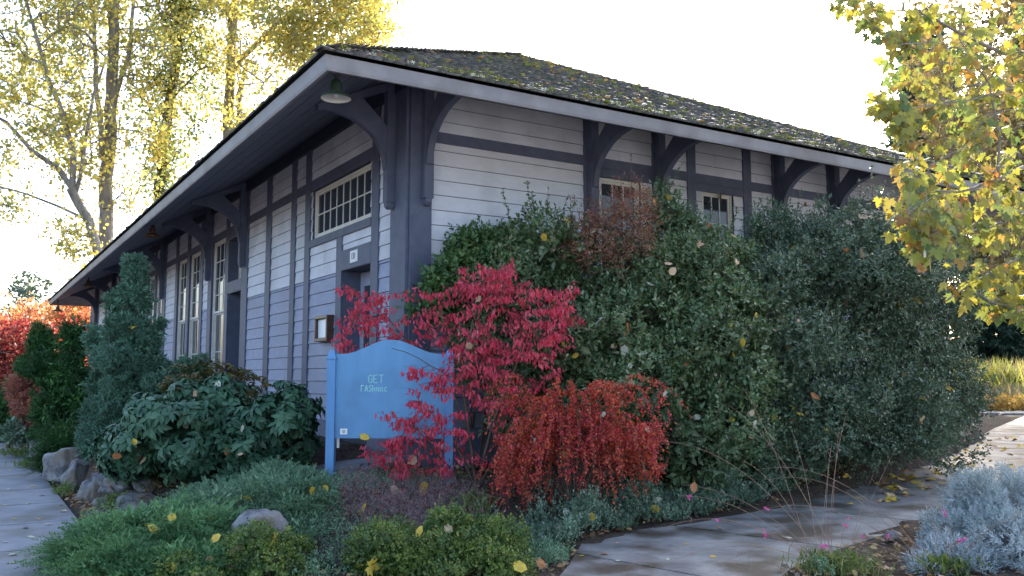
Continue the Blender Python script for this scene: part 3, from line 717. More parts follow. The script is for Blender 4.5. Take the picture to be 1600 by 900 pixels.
lampat(238, 368, -1.35, 'rust brown lamp hanging under the eave above the tall blue green conifer', M['lamp_rust'], .17)
lampat(138, 446, -1.3, 'lamp with rusty underside at the far end of the eave, right of the farthest lamp', M['lamp_rust'], .22)
lampat(90, 485, -1.5, 'farthest dark lamp hanging against the orange trees below the eave tip', M['lamp_rust'], .22)
# ------------------------------------------------------------------ notice box on the wall
yb0, yb1, zb0, zb1 = 2.57, 3.12, 2.03, 2.42
nb = empty('notice_box', W3(0, (yb0 + yb1) / 2, zb0), 'dark brown framed notice box with white sheet, on the wall beside the door', 'notice box', rotz=TH)
def nbx(name, m, y0, y1, z0, z1, d0, d1, bev=0): 
    mb = MB(); board(mb, fL, y0 - (yb0 + yb1) / 2, y1 - (yb0 + yb1) / 2, z0 - zb0, z1 - zb0, d0, d1); return mb.build(name, m, nb, bevel=bev)
nbx('backing', M['brown'], yb0, yb1, zb0, zb1, .0, .07)
for b in ((yb0, yb1, zb0, zb0 + .05), (yb0, yb1, zb1 - .05, zb1), (yb0, yb0 + .05, zb0 + .05, zb1 - .05), (yb1 - .05, yb1, zb0 + .05, zb1 - .05)): nbx('frame_rail', M['brown'], b[0], b[1], b[2], b[3], .07, .12, .008)
nbx('notice_sheet', M['paper'], yb0 + .12, yb1 - .06, zb0 + .06, zb1 - .06, .072, .076)

# ------------------------------------------------------------------ blue sign board
SY = 9.62
pL, pR = at(516.5, 700, SY), at(702, 700, SY - .06)
ang = math.atan2(pR[1] - pL[1], pR[0] - pL[0]); wS = float(np.hypot(*(pR - pL)[:2]))
ctr = (pL + pR) / 2; zg = min(gz(pL), gz(pR)) - .15
sb = empty('sign_board', (ctr[0], ctr[1], zg), 'blank blue wooden sign board with arched top between two posts, with pale graffiti', 'sign', rotz=ang)
zz = lambda py: float(at(600, py, SY)[2] - zg)
hw = wS / 2; pw = .046
for sx, nm in ((-1, 545), (1, 545)):
    m_ = MB().box(sx * hw - pw, sx * hw + pw, -pw, pw, 0, zz(562)); tp = zz(562)
    m_.box(sx * hw - pw - .006, sx * hw + pw + .006, -pw - .006, pw + .006, tp, tp + .03)
    m_.add([(sx * hw - pw, -pw, tp + .03), (sx * hw + pw, -pw, tp + .03), (sx * hw + pw, pw, tp + .03), (sx * hw - pw, pw, tp + .03), (sx * hw - pw * .6, -pw * .6, tp + .10), (sx * hw + pw * .6, -pw * .6, tp + .10), (sx * hw + pw * .6, pw * .6, tp + .10), (sx * hw - pw * .6, pw * .6, tp + .10)],
           [(0, 1, 5, 4), (1, 2, 6, 5), (2, 3, 7, 6), (3, 0, 4, 7), (4, 5, 6, 7)])
    m_.build('post', M['blue_post'], sb, bevel=.004)
    MB().box(sx * (hw - pw - .03) - .012, sx * (hw - pw - .03) + .012, pw * .2, pw, zz(700), zz(684) - .003).build('batten', M['cream'], sb)
zb = zz(684.5); xs_ = np.linspace(-hw + pw, hw - pw, 41)
def topz(x):
    k = x / (hw - pw); 
    return zz(553) + (zz(531) - zz(553)) * (0.5 + 0.5 * math.cos(math.pi * min(1, abs(k) * 1.12)) )
pts = [(x, topz(x)) for x in xs_]
MB().prism([(-hw + pw, zb), (hw - pw, zb)] + pts[::-1], -.012, .012, lambda u, v, w_: (u, w_, v)).build('panel', M['blue'], sb)
# hand written marker strokes and the sticker
def stroke_text(lines, m, parent, y, h, w=.0065):
    G = {'G': [[(1, .8), (.7, 1), (.2, .9), (0, .5), (.2, .1), (.7, 0), (1, .2), (1, .48), (.6, .48)]], 'E': [[(.9, 1), (0, 1), (0, 0), (.9, 0)], [(0, .5), (.7, .5)]], 'T': [[(0, 1), (1, 1)], [(.5, 1), (.5, 0)]],
         'r': [[(0, 0), (0, 1), (.9, .95)]], 'A': [[(0, 0), (.5, 1), (1, 0)], [(.2, .4), (.8, .4)]], 'S': [[(1, .9), (.5, 1), (.1, .75), (.9, .3), (.5, 0), (0, .1)]], 'h': [[(0, 1), (0, 0)], [(0, .45), (.8, .55), (.8, 0)]],
         'u': [[(0, .7), (.1, .1), (.7, .1), (.8, .7)], [(.8, .7), (.85, 0)]], 'n': [[(0, 0), (0, .6), (.8, .6), (.8, 0)]], 'c': [[(.9, .65), (.2, .6), (.1, .1), (.9, .05)]]}
    mb = MB()
    for s, x0, z0, ht, adv in lines:
        for i, ch in enumerate(s):
            for st in G[ch]:
                pp = [(x0 + i * adv + a_ * adv * .72, z0 + b_ * ht) for a_, b_ in st]
                for (a_, b_), (c_, d_) in zip(pp[:-1], pp[1:]):
                    v = Vector((c_ - a_, d_ - b_)); L = v.length; v.normalize(); n = Vector((-v.y, v.x)) * w / 1
                    q = [(a_ - v.x * w * .5 + n.x, b_ - v.y * w * .5 + n.y), (a_ - v.x * w * .5 - n.x, b_ - v.y * w * .5 - n.y), (c_ + v.x * w * .5 - n.x, d_ + v.y * w * .5 - n.y), (c_ + v.x * w * .5 + n.x, d_ + v.y * w * .5 + n.y)]
                    k = len(mb.v) * 1e-6
                    mb.add([(p[0], y - .0012 - k, p[1]) for p in q], [(0, 1, 2, 3)])
    return mb.build('graffiti', m, parent)
X_ = lambda px: (px - 609) * SY / FPX
stroke_text([('GET', X_(574.5), zz(598), zz(586) - zz(598), X_(583) - X_(574.5)), ('rAShunc', X_(563.5), zz(611.5), zz(602) - zz(611.5), X_(569) - X_(563))], M['chalk'], sb, -.0125, 0, .0045)
st = MB().box(X_(532), X_(543), -.0145, -.0125, zz(678.5), zz(669.5)).build('sticker', M['white'], sb)
rg_ = MB(); 
c0, cz0 = X_(537.5), zz(674)
ringp = [(c0 + math.cos(t) * .018, cz0 + math.sin(t) * .018) for t in np.linspace(0, 2 * math.pi, 17)]
for a_, b_ in zip(ringp[:-1], ringp[1:]):
    ia = (c0 + (a_[0] - c0) * .72, cz0 + (a_[1] - cz0) * .72); ib = (c0 + (b_[0] - c0) * .72, cz0 + (b_[1] - cz0) * .72); rg_.add([(p[0], -.0155, p[1]) for p in (a_, b_, ib, ia)], [(0, 1, 2, 3)])
rg_.add([(c0 - .006, -.0155, cz0 - .004), (c0 + .001, -.0155, cz0 - .008), (c0 + .009, -.0155, cz0 + .009), (c0 + .004, -.0155, cz0 + .009)], [(0, 1, 2, 3)])
rg_.build('sticker_print', M['ink'], st)

# ------------------------------------------------------------------ rocks
rk = np.random.default_rng(21)
import bmesh
def rock(px, py, Y, rx, ry, label, seed, rd=None, sink=.15, group='rocks of the low retaining wall', cat_='rock', name='rock', sq=.5, rot=None):
    c = at(px, py, Y); r = np.random.default_rng(seed)
    R = np.array([rx * Y / FPX, rd or rx * Y / FPX * .9, ry * Y / FPX])
    bm = bmesh.new(); bmesh.ops.create_cube(bm, size=2); bmesh.ops.subdivide_edges(bm, edges=bm.edges[:], cuts=9, use_grid_fill=True)
    nz1 = Noise(r, 1.0); nz2 = Noise(r, 3.2); pl_ = [(unit(r.normal(size=3)), r.uniform(.72, .98)) for _ in range(7)]
    for v in bm.verts:
        p = np.array(v.co); q = p / np.linalg.norm(p); p = p * (1 - sq) + q * sq * 1.15
        for n_, d_ in pl_:
            k = p @ n_ - d_
            if k > 0: p = p - n_ * k * .85
        p = p * (1 + .07 * nz1(p[None])[0] + .035 * nz2(p[None])[0]); v.co = p * R
    me = bpy.data.meshes.new(name); bm.to_mesh(me); bm.free()
    for p in me.polygons: p.use_smooth = True
    o = link_mesh(name, me, M['rock']); o.location = c; o.rotation_euler = (r.uniform(-.15, .15), r.uniform(-.15, .15), r.uniform(-.4, .4) if rot is None else rot)
    tag(o, label, cat_, group); return o
rock(102, 724, 12.6, 28, 29, 'big upright pale slab of rock nearest the far bend of the sidewalk edge', 1, .25)
rock(122, 752, 11.9, 16, 38, 'tall narrow pale rock leaning against the big upright slab', 2, .22)
rock(68, 704, 15.4, 13, 20, 'small grey rock beyond the big slab, by the sidewalk edge', 3, .2)
rock(56, 716, 14.8, 8, 14, 'smallest grey stone at the far end of the rock wall', 33, .2)
rock(140, 778, 11.1, 17, 26, 'rough grey rock low beside the yellow leaves', 4, .24)
rock(160, 770, 10.8, 15, 34, 'tall cracked grey rock at the wall corner by the sidewalk', 5, .22)
rock(192, 758, 10.4, 30, 15, 'grey block topping the corner of the rock wall', 6, .28, sq=.3)
rock(238, 759, 10.35, 22, 13, 'dark brown grey block on top, right of the corner block', 7, .25, sq=.3)
rock(186, 781, 10.25, 27, 10.5, 'pale lichened block in the middle of the wall corner', 8, .26, sq=.25)
rock(226, 786, 10.0, 30, 16, 'rounded brownish block at the right end of the rock wall', 9, .28, sq=.3)
rock(172, 799, 10.15, 26, 9, 'low bottom stone under the pale lichened block', 10, .26, sq=.3)
rock(408, 836, 7.5, 38, 33, 'rounded pale boulder sitting among the junipers', 11, .22, group='loose boulders in the planting', cat_='boulder', name='boulder', sq=.9)
rock(395, 862, 7.3, 18, 12, 'small rusty stone in the junipers below the pale boulder', 12, .1, group='loose boulders in the planting', cat_='boulder', name='boulder', sq=.9)
rock(318, 818, 7.9, 17, 11, 'brownish flat stone at the left end of the junipers', 13, .12, group='loose boulders in the planting', cat_='boulder', name='boulder', sq=.8)
rock(1398, 838, 8.1, 11, 7, 'fist sized grey stone at the edge of the front path', 14, .08, group='loose boulders in the planting', cat_='boulder', name='boulder', sq=.8)

# ------------------------------------------------------------------ shrubs
def stems_for(blobs, basep, n, rng, r_tip=.004, sp=.25, step=.12, spread=.18, expo=2.2):
    P, D = blob_pts(blobs, n, rng, .1, 2, .35)
    b = np.array(basep); limbs = []
    for i in range(5):
        a_ = rng.uniform(0, 6.28); f = b + np.array([math.cos(a_), math.sin(a_), 0]) * spread * rng.uniform(.2, 1)
        c = blobs[rng.integers(len(blobs))][0]; mid = f * .4 + c * .6 + rng.normal(0, .08, 3); limbs.append(([f - [0, 0, .1], mid], .016, .009))
    segs, ends, _ = grow(limbs, P, rng, step=step, r_tip=r_tip, expo=expo); return tubes(segs, 5)
def shrub(name, label, blobs, n, fmat, seed, sjit=.45, k=6, L=.12, size=.03, tmpl=T_LEAF, amp=.16, freq=2.0, depth=.35, gap=.35, up=.35, base_px=None, cat_='shrub', group=None, smat=None, nst=60, spread=.9, droop=0, inner=.25, gfreq=4.0, sprouts=0, wid=1.0, power=2.0, extra=None, lob=None):
    rng = np.random.default_rng(seed)
    if lob: blobs = lobes(blobs, lob[0], lob[1], seed)
    P, D = blob_pts(blobs, n, rng, amp, freq, depth, gap, gfreq=gfreq, power=power); D = D + [0, 0, up] + rng.normal(0, .35, D.shape)
    parts = [sprigs(P, D, rng, k=k, L=L, size=size, tmpl=tmpl, spread=spread, droop=droop, wid=wid, sjit=sjit)]
    if inner:   # big old leaves deeper inside
        P2, D2 = blob_pts([(c, r * .78) for c, r in blobs], int(n * inner), rng, amp, freq, .5, 0, power=1)
        parts.append(sprigs(P2, D2 + rng.normal(0, .6, D2.shape), rng, k=4, L=L * 1.2, size=size * 1.9, tmpl=tmpl))
    segx = []
    if sprouts:  # long whips standing out of the crown
        P3, D3 = blob_pts(blobs, sprouts * 6, rng, amp, freq, .05, 0); s_ = D3[:, 2] > .25; P3, D3 = P3[s_][:sprouts], D3[s_][:sprouts]
        for p, d in zip(P3, D3):
            d = unit(d * .6 + [0, 0, 1.0] + rng.normal(0, .2, 3)); l = rng.uniform(.15, .42); q = p + d * l; segx.append((p - d * .1, q, .003, .0015)); tt = rng.uniform(0, 1, int(l * 75))[:, None]
            pp = p + d * l * tt; parts.append(leaves(pp, rdir(rng, len(pp)) + d * .7, size * rng.uniform(.7, 1.2, len(pp)), tmpl, rng))
    if extra: parts += extra
    b = at(*base_px); b[2] = gz(b)
    st_ = stems_for(blobs, b, nst, rng) if nst else None
    if segx:
        sx_ = tubes(segx, 4); st_ = cat([st_, sx_]) if st_ else sx_
    return plant(name, b, label, cat_, cat(parts), fmat, st_, smat, group)
HG = 'evergreen shrubs against the end wall'
shrub('evergreen_shrub', 'fresh green shrub with long shoots in front of the corner post, behind the red bush', [blob(715, 400, 11.4, 42, 48, .35), blob(760, 440, 11.3, 70, 60, .5), blob(700, 470, 11.2, 45, 60, .4), blob(790, 400, 11.5, 45, 35, .4)], 1700, M['f_cam'], 41, k=6, L=.15, size=.058, amp=.2, gap=.5, base_px=(740, 700, 11.4), lob=(14, .22), group=HG, sprouts=24, wid=1.1, up=.6)
shrub('evergreen_shrub', 'broad mid green hedge shrub dotted with pale leaves, right of the red bush', [blob(860, 425, 11.2, 80, 75, .7), blob(830, 540, 10.9, 110, 120, .7), blob(960, 520, 10.7, 140, 100, .8), blob(1075, 560, 10.7, 115, 130, .8), blob(1000, 660, 10.2, 150, 90, .7), blob(1110, 680, 10.3, 95, 80, .7), blob(850, 650, 10.3, 90, 90, .6)], 13500, M['f_hedge'], 42, k=6, L=.13, size=.054, amp=.17, gap=.55, base_px=(980, 740, 11), lob=(75, .34), group=HG, nst=150, sprouts=110, power=1.8, inner=.12)
shrub('evergreen_shrub', 'tall green shrub rising highest before the end wall windows', [blob(1042, 350, 11.3, 34, 58, .3), blob(1060, 390, 11.3, 55, 45, .4), blob(1112, 395, 11.2, 42, 60, .4), blob(1060, 440, 11.0, 85, 65, .6), blob(1125, 450, 11.2, 60, 75, .5)], 4300, M['f_hedge'], 43, k=6, L=.12, size=.045, amp=.22, gap=.45, base_px=(1080, 700, 11.4), lob=(22, .19), group=HG, nst=90, sprouts=36, inner=.15)
shrub('flare_tint_shrub', 'thin shrub with lens flare red brown painted into its leaves, in front of the first end wall window', [blob(966, 362, 10.5, 64, 62, .3), blob(930, 395, 10.6, 50, 36, .3)], 1900, M['f_flare_tint'], 44, k=5, L=.10, size=.026, amp=.34, gap=.75, lob=(16, .16), base_px=(955, 600, 11.1), group=HG, nst=160, smat=M['twig'], sprouts=34, inner=.05)  # thin foliage where the lens flare falls, its tint put into the leaf colour
shrub('blue_green_shrub', 'huge blue green small leaved shrub filling the right half of the end wall', [blob(1225, 430, 11.7, 85, 110, .8), blob(1288, 395, 12.1, 60, 58, .5), blob(1215, 395, 12.0, 50, 42, .45), blob(1365, 410, 12.3, 70, 46, .5), blob(1287, 335, 12.1, 16, 38, .15), blob(1340, 460, 12.0, 110, 130, 1.0), blob(1230, 600, 11.0, 110, 120, .9), blob(1330, 640, 11.3, 120, 100, .9), blob(1190, 680, 10.6, 70, 60, .6), blob(1182, 470, 11.2, 60, 95, .5), blob(1185, 590, 10.8, 70, 80, .5)], 20000, M['f_blue'], 45, k=6, L=.11, size=.041, amp=.19, gap=.55, base_px=(1260, 740, 11.8), lob=(75, .34), group=HG, nst=170, sprouts=130, power=1.8, inner=.12)
shrub('blue_green_shrub', 'dark glossy rightmost shrub of the end wall beside the leafy path', [blob(1420, 490, 13.2, 85, 115, 1.0), blob(1420, 415, 13.8, 70, 50, .7), blob(1435, 610, 12.9, 85, 80, .9), blob(1490, 610, 13.2, 38, 55, .5), blob(1410, 665, 12.2, 95, 50, .8), blob(1340, 430, 12.9, 60, 40, .5)], 13000, M['f_blue'], 46, k=6, L=.11, size=.04, amp=.2, gap=.4, base_px=(1430, 700, 13.6), lob=(45, .36), group=HG, nst=120, sprouts=50, power=1.9, inner=.15)
# burning bush: sheets of drooping crimson leaves on thin horizontal twigs
rng = np.random.default_rng(50)
def redbush():
    regs = []
    def reg(x0, x1, y0, y1, Y0, Y1, n): regs.append(np.stack([at(rng.uniform(x0, x1), rng.uniform(y0, y1), rng.uniform(Y0, Y1)) for _ in range(n)]))
    reg(545, 700, 450, 535, 9.75, 10.3, 50); reg(525, 570, 460, 560, 9.8, 10.0, 8); reg(700, 880, 440, 560, 9.1, 10.4, 84); reg(715, 800, 418, 460, 9.3, 10.2, 34)
    reg(718, 870, 540, 650, 9.0, 10.0, 52); reg(640, 710, 570, 655, 9.0, 9.35, 20); reg(610, 690, 645, 700, 9.0, 9.4, 22); reg(715, 830, 640, 730, 8.9, 9.6, 16); reg(580, 700, 690, 740, 9.1, 9.5, 22); reg(850, 895, 450, 520, 9.3, 9.9, 22); reg(600, 640, 530, 550, 9.8, 10, 3)
    A = np.concatenate(regs); b = at(745, 775, 9.45); b[2] = gz(b)
    limbs = [([b, at(735, 690, 9.5), at(722, 600, 9.6), at(740, 500, 9.7)], .022, .009), ([b, at(700, 670, 9.55), at(660, 560, 9.85), at(600, 490, 10.0)], .018, .006), ([b, at(770, 660, 9.4), at(810, 560, 9.5), at(830, 480, 9.7)], .02, .007),
             ([b, at(690, 720, 9.3), at(650, 670, 9.2)], .012, .005), ([b, at(780, 700, 9.3), at(840, 640, 9.3)], .014, .005), ([at(735, 690, 9.5), at(700, 590, 9.3), at(655, 560, 9.25), at(612, 543, 9.3)], .009, .003)]
    segs, ends, nodes = grow(limbs, A, rng, step=.12, r_tip=.0022, wob=.06, expo=2.4)
    P, S = [], []
    for s, a_ in ends:
        d = a_ - s; L = np.linalg.norm(d); L = max(L, .05); k = rng.integers(14, 30); d = d / L; ext = .17
        hd = unit(np.array([d[0], d[1], d[2] * .3]) + rng.normal(0, .16, 3))
        t = rng.uniform(-.10, ext, k)[:, None]; sd = unit(np.cross(hd, [0, 0, 1]))
        P.append(a_ + hd * t + sd * rng.normal(0, .04, (k, 1)) + [0, 0, -.01] + rng.normal(0, .016, (k, 3)))
        segs.append((a_, a_ + hd * ext, .002, .001)); 
        for _ in range(3): q = a_ + hd * rng.uniform(-.05, ext); segs.append((q, q + (sd * rng.choice([-1, 1]) + hd * .6) * rng.uniform(.04, .1), .0015, .0008))
    P = np.concatenate(P)
    # bare spot behind the sign and clear of its face at the left
    D = rng.normal(0, .38, P.shape) + [0, 0, -1.0]
    V, F = leaves(P, D, rng.uniform(.045, .075, len(P)), T_DROP, rng, up=rng.normal(size=P.shape), wid=1.05)
    return b, (V, F), tubes(segs, 4)
b, fo, stt = redbush()
plant('burning_bush', b, 'crimson pink leaved bush spreading over the right side of the blue sign', 'shrub', fo, M['f_red'], stt, M['twig'])
# barberry: arching branches that hang in red orange curtains
def barberry():
    b = at(900, 780, 8.95); b[2] = gz(b); segs, P, D = [], [], []
    for i in range(210):
        ex_ = rng.uniform(-1, 1); px = 905 + ex_ * 140 + rng.normal(0, 12); tipy = rng.uniform(700, 812) - 55 * max(0, ex_ - .1) ; Yt = rng.uniform(8.3, 9.2)
        tip = at(px, tipy, Yt); apex = at(900 + ex_ * 100, 652 + 45 * ex_ ** 2 + rng.uniform(-20, 55), (Yt + 9.2) / 2)
        if rng.random() < .20: tip = at(920 + ex_ * 165, rng.uniform(605, 720), Yt); apex = at(900 + ex_ * 90, 600 + rng.uniform(0, 40), 8.9)
        n = 12; pts = []
        for j in range(n + 1):
            t = j / n; pts.append((1 - t) ** 2 * b + 2 * t * (1 - t) * (apex * 2 - (b + tip) / 2) * 1.0 + t * t * tip)
        for j in range(n):
            segs.append((pts[j], pts[j + 1], .004 * (1 - j / n) + .001, .004 * (1 - (j + 1) / n) + .001))
            if j >= 4:
                k = 9; tt = rng.uniform(0, 1, (k, 1)); P.append(pts[j] * (1 - tt) + pts[j + 1] * tt + rng.normal(0, .010, (k, 3))); D.append(rdir(rng, k) + unit(pts[j + 1] - pts[j]) * .5)
        for _ in range(6):
            j = rng.integers(5, n); p = pts[j]; q = p + np.array([rng.normal(0, .05), rng.normal(0, .05), -rng.uniform(.03, .14)]); segs.append((p, q, .0015, .0008)); k = 12
            tt = rng.uniform(0, 1, (k, 1)); P.append(p * (1 - tt) + q * tt + rng.normal(0, .009, (k, 3))); D.append(rdir(rng, k) + [0, 0, -.4])
    P = np.concatenate(P); D = np.concatenate(D); k = P[:, 2] > 0.02; P, D = P[k], D[k]
    return b, leaves(P, D, rng.uniform(.016, .030, len(P)), T_ROUND, rng), tubes(segs, 4)
b, fo, stt = barberry()
plant('barberry_bush', b, 'weeping red orange bush hanging in front of the green hedge', 'shrub', fo, M['f_barb'], stt, M['twig'])
# rhododendron with whorls of long leaves
def whorled(name, label, blobs, n, size, fm, seed, base_px, k=8, gap=.1, droop=.35, T_=T_LONG, cat_='shrub'):
    r_ = np.random.default_rng(seed); blobs = lobes(blobs, 26, .26, seed, out=.88); P, D = blob_pts(blobs, n, r_, .12, 2.2, .35, gap, power=2); D = unit(D + [0, 0, .45] + r_.normal(0, .2, D.shape))
    a_ = unit(np.cross(D, r_.normal(size=D.shape))); b_ = np.cross(D, a_); out = []
    for i in range(k):
        t = i * 6.283 / k + r_.uniform(-.25, .25, len(P)); r = a_ * np.cos(t)[:, None] + b_ * np.sin(t)[:, None]
        out.append(leaves(P + D * r_.uniform(-.015, .03, (len(P), 1)), r + D * r_.uniform(-.1, .45, (len(P), 1)) - [0, 0, droop], size * r_.uniform(.7, 1.15, len(P)), T_, r_, up=D, roll=.15, wid=1.3))
    bb = at(*base_px); bb[2] = gz(bb); return plant(name, bb, label, cat_, cat(out), fm, stems_for(blobs, bb, 80, r_), M['twig'])
whorled('rhododendron_bush', 'low spreading dark green bush with drooping leathery leaves above the rock wall', [blob(310, 690, 10.2, 115, 60, .9), blob(245, 695, 10.2, 62, 36, .45), blob(405, 675, 10.5, 75, 58, .8), blob(365, 728, 10.1, 75, 34, .5), blob(300, 645, 10.6, 70, 36, .6)], 1700, .135, M['f_rhodo'], 61, (320, 740, 10.6), droop=.5)
whorled('nandina_shrub', 'bronze tipped green shrub behind the leathery leaved bush', [blob(340, 615, 11.6, 62, 30, .5), blob(300, 632, 11.4, 40, 25, .4)], 560, .06, leafmat('bronze tipped green leaves', [(.05, .09, .03), (.09, .12, .03), (.20, .08, .03), (.12, .15, .04)], .25, .45), 62, (340, 650, 11.6), k=6, T_=T_LEAF)
# ------------------------------------------------------------------ conifers near the long wall
def conifer(name, label, blobs, n, size, fm, seed, base_px, k=9, L=.06, amp=.2, freq=3, gap=.4, up=.7, group=None, trunk_top=None, spread=1.0, needle=T_NEED, wid=1.0, inner=.3, gfreq=5):
    r_ = np.random.default_rng(seed); P, D = blob_pts(blobs, n, r_, amp, freq, .35, gap, gfreq=gfreq, power=2.2); D = unit(D * 1 + [0, 0, up] + r_.normal(0, .3, D.shape))
    parts = [sprigs(P, D, r_, k=k, L=L, size=size, tmpl=needle, spread=spread, wid=wid)]
    if inner: P2, D2 = blob_pts([(c, q * .75) for c, q in blobs], int(n * inner), r_, amp, freq, .5, 0, power=1); parts.append(sprigs(P2, D2, r_, k=6, L=L * 2, size=size * 2, tmpl=needle, wid=wid * 1.6))
    b = at(*base_px); b[2] = gz(b); top = blobs[0][0] if trunk_top is None else trunk_top
    P3, _ = blob_pts(blobs, 70, r_, .1, 2, .3); segs, e_, n_ = grow([([b - [0, 0, .1], b * .5 + top * .5 + r_.normal(0, .03, 3), top], .05, .015)], P3, r_, step=.2, r_tip=.004)
    return plant(name, b, label, 'conifer', cat(parts), fm, tubes(segs, 6), M['bark_dark'], group, fname='crown', sname='trunk')
NT = (np.array([(0, .16, 0), (0, -.16, 0), (1, 0, .05)]), np.array([(0, 1, 2)]))
conifer('blue_conifer', 'tall blue green knobbly conifer standing before the long wall windows', [blob(212, 425, 12.5, 16, 28, .16), blob(210, 470, 12.4, 25, 32, .24), blob(200, 515, 12.3, 33, 26, .3), blob(222, 535, 12.3, 26, 24, .25), blob(198, 565, 12.2, 44, 26, .4), blob(205, 610, 12.1, 38, 30, .38), blob(180, 650, 12.0, 34, 26, .36), blob(160, 690, 11.8, 28, 30, .3), blob(215, 680, 11.9, 34, 24, .35), blob(150, 530, 12.3, 9, 26, .12), blob(240, 572, 12.3, 22, 11, .2), blob(178, 470, 12.4, 9, 18, .1), blob(244, 508, 12.3, 11, 8, .1), blob(160, 600, 12.2, 16, 22, .2)], 19000, .030, M['f_spruce'], 71, (200, 720, 12.2), k=13, L=.055, amp=.26, freq=4, inner=.15, needle=NT, gfreq=7, gap=.5)
conifer('blue_conifer', 'small blue green conifer with upright branch tips right of the tall one', [blob(268, 612, 11.8, 34, 34, .3), blob(300, 590, 11.8, 16, 30, .15), blob(283, 640, 11.7, 36, 28, .3), blob(314, 572, 11.8, 8, 15, .08), blob(285, 580, 11.8, 8, 14, .08)], 4600, .028, M['f_spruce'], 72, (275, 680, 11.8), inner=.15, k=13, L=.05, needle=NT, gfreq=7)
conifer('dark_conifer', 'deep green cypress with two ragged peaks left of the blue conifer', [blob(64, 540, 16, 10, 24, .2), blob(115, 540, 16, 9, 34, .2), blob(72, 575, 15.8, 18, 18, .3), blob(112, 595, 15.7, 17, 28, .3), blob(95, 630, 15.5, 30, 28, .45), blob(95, 665, 15.4, 28, 18, .45), blob(134, 640, 15.4, 10, 26, .25), blob(42, 575, 15.8, 7, 12, .15)], 13000, .042, M['f_darkcon'], 73, (100, 690, 15.6), inner=.15, k=12, L=.10, amp=.28, freq=3.5, needle=NT, gap=.5)
conifer('dark_conifer', 'small bright edged cypress at the left edge, beside the sidewalk', [blob(16, 632, 19, 9, 30, .25), blob(12, 655, 18.8, 12, 20, .25)], 2200, .06, M['f_darkcon'], 74, (14, 672, 19), k=9, L=.09, needle=NT)
# spreading junipers
def juniper(name, label, blobs, n, fm, seed, base_px, fl=.21, group='spreading junipers in the front bed', nd=.013):
    r_ = np.random.default_rng(seed); blobs = lobes(blobs, 6 * len(blobs), .17, seed, flat=.6); P, D = blob_pts(blobs, n, r_, .22, 3, .5, .3, power=1.6)
    b = at(*base_px); b[2] = gz(b)
    D[:, 2] = np.abs(D[:, 2]) * .35; D = unit(D + unit((P - b) * [1, 1, 0]) * .7 + [0, 0, .28] + r_.normal(0, .3, D.shape)); segs = []; Pn, Dn = [], []
    Ls = fl * r_.uniform(.6, 1.3, len(P))
    K = 9
    for j in range(K):
        t = (j + .3) / K; c = P + D * (Ls * t)[:, None] + [0, 0, 1] * (-.25 * Ls * t * t)[:, None]
        for s in (-1, 1):
            sd = unit(np.cross(D, [0, 0, 1.0])) * s
            dd = unit(D * .8 + sd * .8 + r_.normal(0, .25, D.shape) + [0, 0, .2]); w_ = (Ls * .28 * (1.05 - t))[:, None]
            for q in (.25, .6, 1.0): Pn.append(c + dd * w_ * (q - .25)); Dn.append(dd + D * .4 + r_.normal(0, .45, D.shape))
    Pn = np.concatenate(Pn); Dn = np.concatenate(Dn)
    fo_ = leaves(Pn, Dn, nd * r_.uniform(.8, 1.5, len(Pn)) * 1.4, NT, r_)
    P2, D2 = blob_pts([(c, q * .7) for c, q in blobs], n // 2, r_, .1, 2, .5, 0, power=1); fo_ = cat([fo_, sprigs(P2, D2, r_, k=7, L=.12, size=.05, tmpl=NT, wid=1.4)])
    return plant(name, b, label, 'juniper', fo_, fm, tubes([(b, p, .006, .002) for p in P[::12]], 4), M['twig'], group)
juniper('juniper_shrub', 'feathery green juniper spilling onto the sidewalk at the lower left', [blob(195, 868, 7.45, 75, 32, .5), blob(260, 850, 7.6, 90, 38, .6), blob(160, 890, 7.2, 60, 28, .4), blob(230, 895, 7.0, 100, 30, .4), blob(195, 832, 7.9, 20, 12, .2)], 3400, M['f_jun'], 81, (230, 880, 7.5))
juniper('juniper_shrub', 'grey green juniper behind the pale boulder, below the left sign post', [blob(430, 790, 8.6, 60, 24, .45), blob(355, 800, 8.4, 55, 16, .4), blob(480, 800, 8.3, 50, 36, .4), blob(468, 845, 7.6, 34, 36, .3), blob(440, 762, 9.1, 55, 16, .4), blob(330, 820, 8.0, 40, 14, .3)], 3400, M['f_jun2'], 82, (430, 810, 8.5))
juniper('juniper_shrub', 'small green juniper in front of the pale boulder', [blob(330, 850, 7.6, 50, 24, .35), blob(330, 885, 7.1, 60, 26, .35)], 1300, M['f_jun'], 83, (330, 880, 7.4))
juniper('juniper_shrub', 'flat dark juniper draping the rocks behind the big upright slab', [blob(92, 690, 13.6, 32, 18, .4), blob(75, 720, 13.3, 16, 22, .25)], 700, M['f_darkcon'], 84, (95, 700, 13.8), group='spreading junipers in the front bed')
shrub('box_shrub', 'low yellow green small leaved shrub at the bottom edge, left of the dark twigs', [blob(410, 885, 6.9, 75, 32, .35), blob(340, 905, 6.7, 70, 22, .3), blob(440, 870, 7.2, 40, 26, .25)], 3000, M['f_yel'], 85, k=6, L=.06, size=.018, tmpl=T_ROUND, amp=.2, gap=.3, base_px=(400, 900, 7.1), nst=40, lob=(14, .15), group='yellow green low shrubs')
shrub('box_shrub', 'broad yellow green small leaved shrub below the sign, at the bottom edge', [blob(690, 862, 7.3, 100, 42, .5), blob(620, 880, 7.1, 70, 36, .4), blob(770, 870, 7.2, 70, 36, .4), blob(700, 905, 6.8, 120, 30, .3)], 7500, M['f_yel'], 86, k=6, L=.06, size=.018, tmpl=T_ROUND, amp=.16, gap=.35, base_px=(690, 900, 7.3), nst=60, lob=(26, .15), group='yellow green low shrubs')
